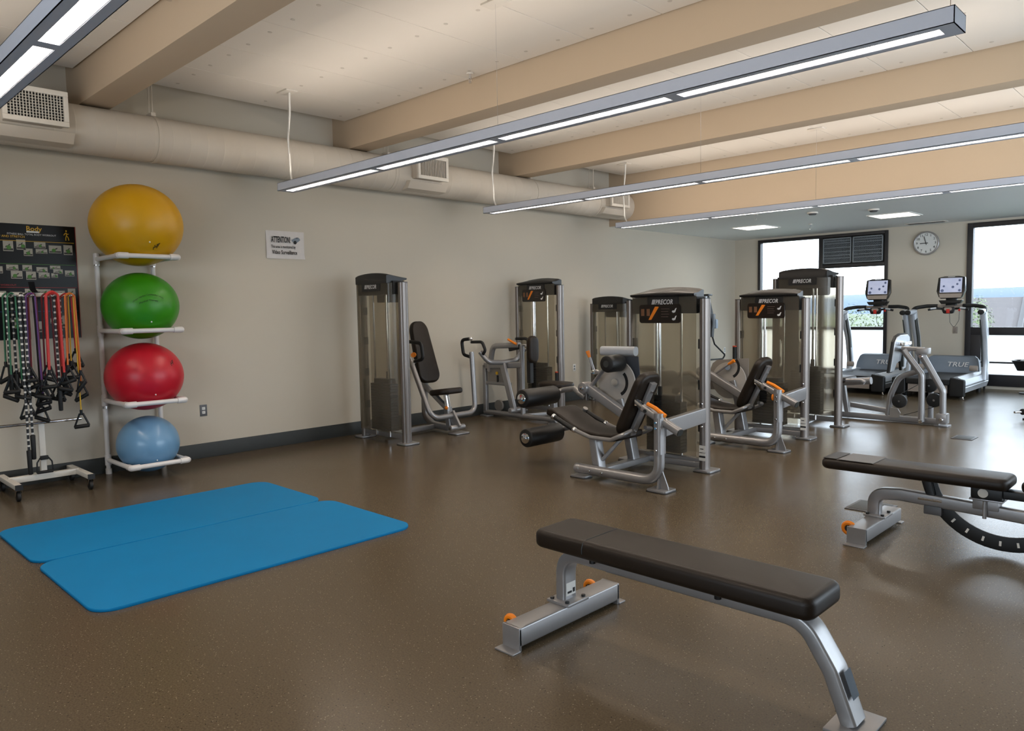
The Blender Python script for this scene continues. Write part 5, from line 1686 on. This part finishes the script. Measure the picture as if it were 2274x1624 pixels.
# ------------------------------------------------------------------ ball rack and balls
t = thing('ball_rack', (0.3, 2.51, 0), 'white plastic pipe rack holding four exercise balls against the wall', 'rack')
ya, yb_, xr, pr_ = 2.265, 2.755, 0.655, 0.021
for y in (ya, yb_):
    u = MB().cyl((0.055, y, 0.0), (0.055, y, 2.03), pr_, n=14).build('upright', 'pvc', t)
    MB().cyl((0.055, y, 0.0), (0.055, y, 0.05), pr_ + 0.006, n=14).build('pipe_foot', 'pvc', u)
for z in (1.975, 1.325, 0.685, 0.13):
    sh = MB().tube([(0.055, ya, z), (xr, ya, z), (xr, yb_, z), (0.055, yb_, z)], pr_, 0.03, 14).build('shelf_hoop', 'pvc', t)
    for y in (ya, yb_):
        MB().cyl((xr - 0.07, y, z), (xr + 0.0, y, z), pr_ + 0.006, n=14).build('pipe_elbow', 'pvc', sh)
        s = 1 if y == ya else -1
        MB().tube([(xr - 0.03, y, z), (xr, y, z), (xr, y + s * 0.07, z)], pr_ + 0.0065, 0.02, 14).build('pipe_elbow', 'pvc', sh)
        MB().cyl((0.055, y, z - 0.05), (0.055, y, z + 0.05), pr_ + 0.006, n=14).build('pipe_tee', 'pvc', sh)
for z in (1.93, 0.62):
    for y in (ya, yb_):
        MB().cyl((0.055, y, z - 0.012), (0.055, y, z + 0.012), pr_ + 0.004, n=14).build('pipe_clamp', 'chrome', t)
for name, z, r, m_, lb, sq in (('yellow', 2.265, 0.385, 'yellow_ball', 'big yellow exercise ball on the top shelf of the rack', 0.94),
                               ('green', 1.545, 0.322, 'green_ball', 'green exercise ball on the second shelf of the rack', 0.93),
                               ('red', 0.905, 0.330, 'red_ball', 'red exercise ball on the third shelf of the rack', 0.93),
                               ('blue', 0.285, 0.266, 'blue_ball', 'pale blue exercise ball on the bottom shelf of the rack', 0.96)):
    x = max(r + 0.012, 0.385)
    b = thing('exercise_ball', (x, 2.51, z - r * sq), lb, 'ball', 'exercise balls on the rack')
    MB().sphere((x, 2.51, z), r, 48, 28, (1, 1, sq)).build('ball_skin', m_, b, angle=80)
    # printed marks follow the ball's surface
    C0 = V(x, 2.51, z)

    def onball(az, el, C0=C0, r=r, sq=sq):
        d = V(math.cos(el) * math.cos(az), math.cos(el) * math.sin(az), math.sin(el))
        return C0 + V(d.x, d.y, d.z * sq) * (r + 0.0015)
    az0 = math.atan2(CAM.y - 2.51, CAM.x - x)
    if name == 'green':
        for txt, el0, r0 in (('Grays Harbor Community Center', 0.30, 0.5), ('Physical Therapy', 0.13, 0.33)):
            L = len(txt) * 0.55
            lettering(txt, 1.0, 'ballprint', b, (0, 0, 0), (1, 0, 0), (0, 0, 1), name='printed_text',
                      curve=lambda a, c, L=L, el0=el0, r0=r0: onball(az0 + 0.28 + (a / L - 0.5) * 2 * r0 * 0.95, el0 - 0.9 * ((a / L - 0.5) * 2 * r0) ** 2 + c * 0.07))
    elif name in ('red', 'yellow'):
        a0, e0 = (az0 + 0.80, 0.30) if name == 'red' else (az0 + 0.42, -0.72)
        q = MB()
        rnd = random.Random(3)
        for k in range(5):
            for j in range(3):
                if rnd.random() < 0.25: continue
                aa, ee = a0 + k * 0.028 - 0.05 + j * 0.02, e0 + j * 0.055 + k * 0.014
                q.add([onball(aa, ee), onball(aa + 0.022, ee + 0.01), onball(aa + 0.03, ee + 0.045), onball(aa + 0.006, ee + 0.04)], [(0, 1, 2, 3)])
        q.build('printed_mark', 'ballprint', b, smooth=False)
    vl = onball(az0 + 0.28, -0.5)
    MB().sphere(vl, 0.007, 10, 6).build('valve_plug', 'white', b)

# ------------------------------------------------------------------ poster behind the bands
PY0, PY1, PZ0, PZ1 = 1.43, 2.115, 1.27, 2.26
t = thing('exercise_poster', (0.004, 1.77, PZ0), 'black fitness ball workout poster with small photos, left of the rack', 'poster')
MB().box((0.002, PY0, PZ0), (0.006, PY1, PZ1)).build('poster_sheet', 'poster_black', t)
MB().box((0.002, PY0 - 0.003, PZ0), (0.007, PY0, PZ1)).build('poster_edge', 'poster_red', t)
MB().box((0.002, PY1, PZ0), (0.007, PY1 + 0.004, PZ1)).build('poster_edge', 'poster_red', t)
Yp = lambda px: 1.55 + (px - 0.0) * (2.115 - 1.55) / 168.0      # poster layout across
Zp = lambda q_: 2.26 - (q_ - 499.0) * (2.26 - 1.27) / 252.0
lettering('Body', 0.058, 'band_yellow', t, (0.0068, Yp(56), Zp(513)), XD, UD, bold=0.012, ext=0.0006)
MB().box((0.006, Yp(57), Zp(517)), (0.0068, Yp(86), Zp(513.5))).build('poster_strip', 'white', t)
lettering('FITNESS BALL TOTAL BODY WORKOUT', 0.022, 'lettering', t, (0.0068, Yp(14), Zp(523)), XD, UD, ext=0.0006, sx=0.93)
lettering('WARM UP AND STRETCH', 0.026, 'band_yellow', t, (0.0068, Yp(-35), Zp(529)), XD, UD, bold=0.01, ext=0.0006, sx=0.98)
lettering('MAIN WORKOUT', 0.022, 'poster_red', t, (0.0068, Yp(-25), Zp(634)), XD, UD, ext=0.0006)
for zq, c in ((536, 'band_yellow'), (586, 'leaf_print'), (637, 'poster_red'), (690, 'band_blue')):
    MB().box((0.006, PY0 + 0.02, Zp(zq) - 0.002), (0.0068, PY1 - 0.012, Zp(zq) + 0.002)).build('poster_line', c, t)
rnd = random.Random(11)
cards = [(-26, 540, 20, 22), (4, 537, 22, 22), (33, 533, 20, 22), (48, 552, 20, 16), (72, 537, 26, 13), (75, 552, 26, 10), (105, 543, 29, 17), (139, 541, 21, 22),
         (-24, 592, 24, 15), (8, 588, 26, 12), (17, 601, 25, 17), (43, 588, 21, 13), (50, 602, 22, 18), (74, 592, 25, 12), (78, 604, 25, 12), (105, 588, 24, 8), (112, 596, 22, 10), (107, 605, 15, 10), (139, 598, 22, 13),
         (-20, 645, 24, 12), (12, 647, 26, 10), (45, 640, 30, 11), (75, 641, 28, 12), (112, 644, 24, 12), (143, 639, 18, 18),
         (10, 703, 22, 10), (14, 714, 20, 12), (54, 698, 16, 13), (56, 712, 22, 24), (98, 706, 10, 11), (112, 700, 20, 27)]
for k, (px, q_, w_, h_) in enumerate(cards):
    a0, a1, b1, b0 = Yp(px), Yp(px + w_), Zp(q_), Zp(q_ + h_)
    c = MB().box((0.006, a0, b0), (0.0066, a1, b1)).build('photo_print', 'photo', t)
    q = MB()
    ww, hh = a1 - a0, b1 - b0
    q.add([(0.0069, a0 + ww * u, b0 + hh * v) for u, v in ((0.04, 0.08), (0.96, 0.08), (0.96, 0.28), (0.04, 0.24))], [(0, 1, 2, 3)])
    q.add([(0.0071, a0 + ww * u, b0 + hh * v) for u, v in ((0.2, 0.3), (0.35, 0.45), (0.62, 0.5), (0.72, 0.72), (0.6, 0.7), (0.5, 0.58), (0.25, 0.5))], [tuple(range(7))])
    q.build('photo_figure', 'photo_dark', c, smooth=False)
    rr_ = min(ww, hh) * 0.24
    q = MB()
    u0 = rnd.uniform(0.3, 0.75)
    q.add([(0.0073, a0 + ww * u0 + rr_ * math.cos(j * math.pi / 6), b0 + hh * 0.36 + rr_ * math.sin(j * math.pi / 6)) for j in range(12)], [tuple(range(12))])
    q.build('photo_ball', 'leaf_print', c, smooth=False)
fy, fz = Yp(147), Zp(520)
q = MB()
for seg in ([(0, 0.028), (0.004, 0.0)], [(0.004, 0.0), (0.016, -0.016), (0.02, -0.04)], [(0.002, 0.0), (-0.004, -0.02), (-0.004, -0.042)], [(0, 0.026), (0.012, 0.012), (0.02, 0.018)], [(0, 0.026), (-0.012, 0.015), (-0.018, 0.004)]):
    q.sweep([V(0.0075, fy + a, fz + b) for a, b in seg], rrect(0.0065, 0.001, 0.0004), up=(1, 0, 0))
q.sphere((0.0075, fy + 0.002, fz + 0.042), 0.006, 10, 6, (0.1, 1, 1.2))
q.build('runner_figure', 'band_yellow', t)

# ------------------------------------------------------------------ band rack
t = thing('band_rack', (0.36, 1.68, 0), 'white rolling stand hung with resistance bands', 'stand')
for y in (1.425, 1.945):
    MB().bar([(0.06, y, 0.115), (0.66, y, 0.115)], 0.05, 0.04, rr=0.004).build('base_side', 'white_metal', t)
    MB().box((0.658, y - 0.027, 0.093), (0.664, y + 0.027, 0.137)).build('end_plug', 'black', t)
    for x in (0.10, 0.62):
        c = MB().cyl((x, y - 0.014, 0.04), (x, y + 0.014, 0.04), 0.04, n=20, rim=0.006).build('caster_wheel', 'rubber', t)
        f = MB()
        f.prism([(x - 0.03, 0.096), (x + 0.03, 0.096), (x + 0.012, 0.04), (x - 0.012, 0.04)], 'y', y - 0.022, y - 0.018)
        f.prism([(x - 0.03, 0.096), (x + 0.03, 0.096), (x + 0.012, 0.04), (x - 0.012, 0.04)], 'y', y + 0.018, y + 0.022)
        f.build('caster_fork', 'chrome', c)
MB().bar([(0.30, 1.425, 0.115), (0.30, 1.945, 0.115)], 0.05, 0.05, rr=0.004).build('base_cross_bar', 'white_metal', t)
MB().bar([(0.30, 1.685, 0.13), (0.30, 1.685, 1.66)], 0.045, 0.045, up=(1, 0, 0), rr=0.004).build('mast', 'white_metal', t)
MB().box((0.25, 1.62, 0.138), (0.35, 1.75, 0.146)).build('mast_plate', 'white_metal', t)
MB().bar([(0.30, 1.38, 1.645), (0.30, 1.985, 1.645)], 0.045, 0.035, rr=0.004).build('top_bar', 'white_metal', t)
MB().cyl((0.335, 1.365, 0.575), (0.335, 1.985, 0.575), 0.013, n=12).build('lower_bar', 'chrome', t)
PEGS = (1.50, 1.625, 1.77, 1.90)
for y in PEGS:
    q = MB().tube([(0.32, y - 0.03, 1.63), (0.55, y - 0.03, 1.625), (0.58, y, 1.64), (0.55, y + 0.03, 1.625), (0.32, y + 0.03, 1.63)], 0.006, 0.02, 8)
    q.build('peg_loop', 'chrome', t)


def handle(mb_parent, p, d, w_=0.115, h_=0.11, rot=0.0):
    """stirrup: foam grip with two webbing straps to the tube end"""
    p = Vector(p)
    ca, sa = math.cos(rot), math.sin(rot)
    A = V(ca * 0.5, ca * 0.8, sa).normalized()
    a, b = p + V(0, 0, -h_) - A * w_ / 2, p + V(0, 0, -h_) + A * w_ / 2
    q = MB().tube([p + A * 0.012, p + V(0, 0, -0.02) + A * 0.02, b, ], 0.008, 0.01, 6)
    q.tube([p - A * 0.012, p + V(0, 0, -0.02) - A * 0.02, a], 0.008, 0.01, 6)
    q.cyl(p + V(0, 0, 0.03), p + V(0, 0, -0.015), 0.012, n=8)
    g = q.build('handle_strap', 'band_black', mb_parent)
    MB().cyl(a, b, 0.017, n=10, rim=0.004).build('handle_grip', 'rubber', g)


def band(peg, off, x, m_, label, za, zb_, thick=0.007, spread=0.03, rot=(0.1, -0.2), dz=0.0):
    y = PEGS[peg] + off
    zt = 1.66 + dz
    t_ = thing('resistance_band', (x, y, min(za, zb_) - 0.12), label, 'resistance band', 'resistance bands on the stand')
    MB().tube([(x + 0.01, y - spread - 0.008, za), (x, y - spread, zt - 0.25), (x, y - spread * 0.9, zt - 0.03), (x, y, zt), (x, y + spread * 0.9, zt - 0.03), (x, y + spread, zt - 0.25), (x - 0.005, y + spread + 0.008, zb_)],
              thick, 0.03, 8, up=(1, 0, 0)).build('band_tube', m_, t_)
    handle(t_, (x + 0.01, y - spread - 0.008, za), 0, rot=rot[0])
    handle(t_, (x - 0.005, y + spread + 0.008, zb_), 0, rot=rot[1])


def rope(peg, off, x, label, za, zb_, spread=0.02):
    y = PEGS[peg] + off
    t_ = thing('jump_rope', (x, y, min(za, zb_) - 0.2), label, 'jump rope', 'beaded jump ropes on the stand')
    MB().tube([(x, y - spread, za), (x, y - spread, 1.60), (x, y, 1.665), (x, y + spread, 1.60), (x, y + spread, zb_)], 0.0095, 0.02, 8, up=(1, 0, 0)).build('beaded_rope', 'beads', t_)
    for yy, z in ((y - spread, za), (y + spread, zb_)):
        MB().cyl((x, yy, z + 0.03), (x, yy, z - 0.17), 0.019, 0.016, n=12, rim=0.006).build('rope_handle', 'rubber', t_)


rope(0, 0.045, 0.57, 'long beaded jump rope hanging low beside the leftmost peg', 0.36, 0.48, 0.016)
rope(0, -0.03, 0.52, 'short beaded jump rope on the leftmost peg among green bands', 1.05, 0.98)
rope(2, 0.035, 0.53, 'beaded jump rope on the third peg next to red bands', 0.85, 1.02)
band(0, -0.02, 0.56, 'band_green', 'green resistance band on the leftmost peg, inner one', 0.98, 0.93)
band(0, -0.035, 0.48, 'band_green', 'green resistance band on the leftmost peg, outer one', 1.08, 1.02, rot=(0.5, -0.3))
band(0, 0.0, 0.44, 'band_black', 'black resistance band on the leftmost peg', 0.92, 1.02, spread=0.035, rot=(-0.4, 0.3))
band(1, -0.015, 0.56, 'band_purple', 'purple resistance band in front on the second peg', 1.06, 0.92, spread=0.036)
band(1, 0.01, 0.50, 'band_wine', 'wine red resistance band on the second peg', 1.0, 0.86, rot=(0.4, 0.2))
band(1, 0.02, 0.44, 'band_purple', 'purple resistance band at the back of the second peg', 0.94, 0.80, rot=(-0.3, 0.3))
band(1, 0.0, 0.40, 'band_black', 'black resistance band on the second peg with low handles', 0.76, 0.72, spread=0.045, rot=(0.3, -0.35))
band(2, -0.01, 0.575, 'band_red', 'bright red thick resistance band in front on the third peg', 1.0, 0.97, 0.0105, 0.048, dz=0.01)
band(2, 0.0, 0.50, 'band_red', 'bright red thick resistance band at the back of the third peg', 1.06, 0.93, 0.0105, 0.042, rot=(-0.3, 0.5))
band(2, -0.02, 0.44, 'band_wine', 'wine red resistance band at the back of the third peg', 0.9, 0.88, spread=0.036, rot=(0.3, -0.2))
band(3, -0.01, 0.57, 'band_orange', 'orange resistance band in front on the rightmost peg', 1.03, 0.98, 0.0075, 0.04, rot=(0.3, 0.9))
band(3, 0.01, 0.52, 'band_yellow', 'yellow resistance band on the rightmost peg with one handle hanging low', 1.06, 0.64, 0.0055, 0.02, rot=(0.0, 0.1))
band(3, 0.02, 0.47, 'band_orange', 'orange resistance band at the back of the rightmost peg', 1.12, 0.88, 0.0075, 0.035, rot=(0.6, 0.5))
band(3, 0.0, 0.42, 'band_red', 'thin red resistance band on the rightmost peg', 0.93, 1.16, 0.007, 0.045, rot=(-0.4, -0.2))
# black ankle strap slung over the top bar and one stirrup left on the base
t_ = thing('ankle_strap', (0.36, 1.68, 1.66), 'black fabric strap sticking up over the top bar of the stand', 'strap')
MB().bar([(0.40, 1.66, 1.75), (0.37, 1.675, 1.69), (0.33, 1.70, 1.667), (0.29, 1.73, 1.668)], 0.045, 0.006, 0.03, rr=0.002).build('strap_webbing', 'band_black', t_)
t_ = thing('loose_stirrup', (0.36, 1.69, 0.14), 'black stirrup handle resting at the foot of the white mast', 'handle')
MB().tube([(0.345, 1.625, 0.155), (0.345, 1.63, 0.24), (0.345, 1.66, 0.285), (0.345, 1.71, 0.285), (0.345, 1.74, 0.24), (0.345, 1.745, 0.155)], 0.006, 0.02, 8).build('stirrup_strap', 'band_black', t_)
MB().cyl((0.345, 1.625, 0.156), (0.345, 1.745, 0.156), 0.013, n=10, rim=0.004).build('stirrup_grip', 'rubber', t_)
MB().box((0.335, 1.655, 0.26), (0.355, 1.715, 0.295)).build('stirrup_cuff', 'rubber', t_, bevel=0.004)
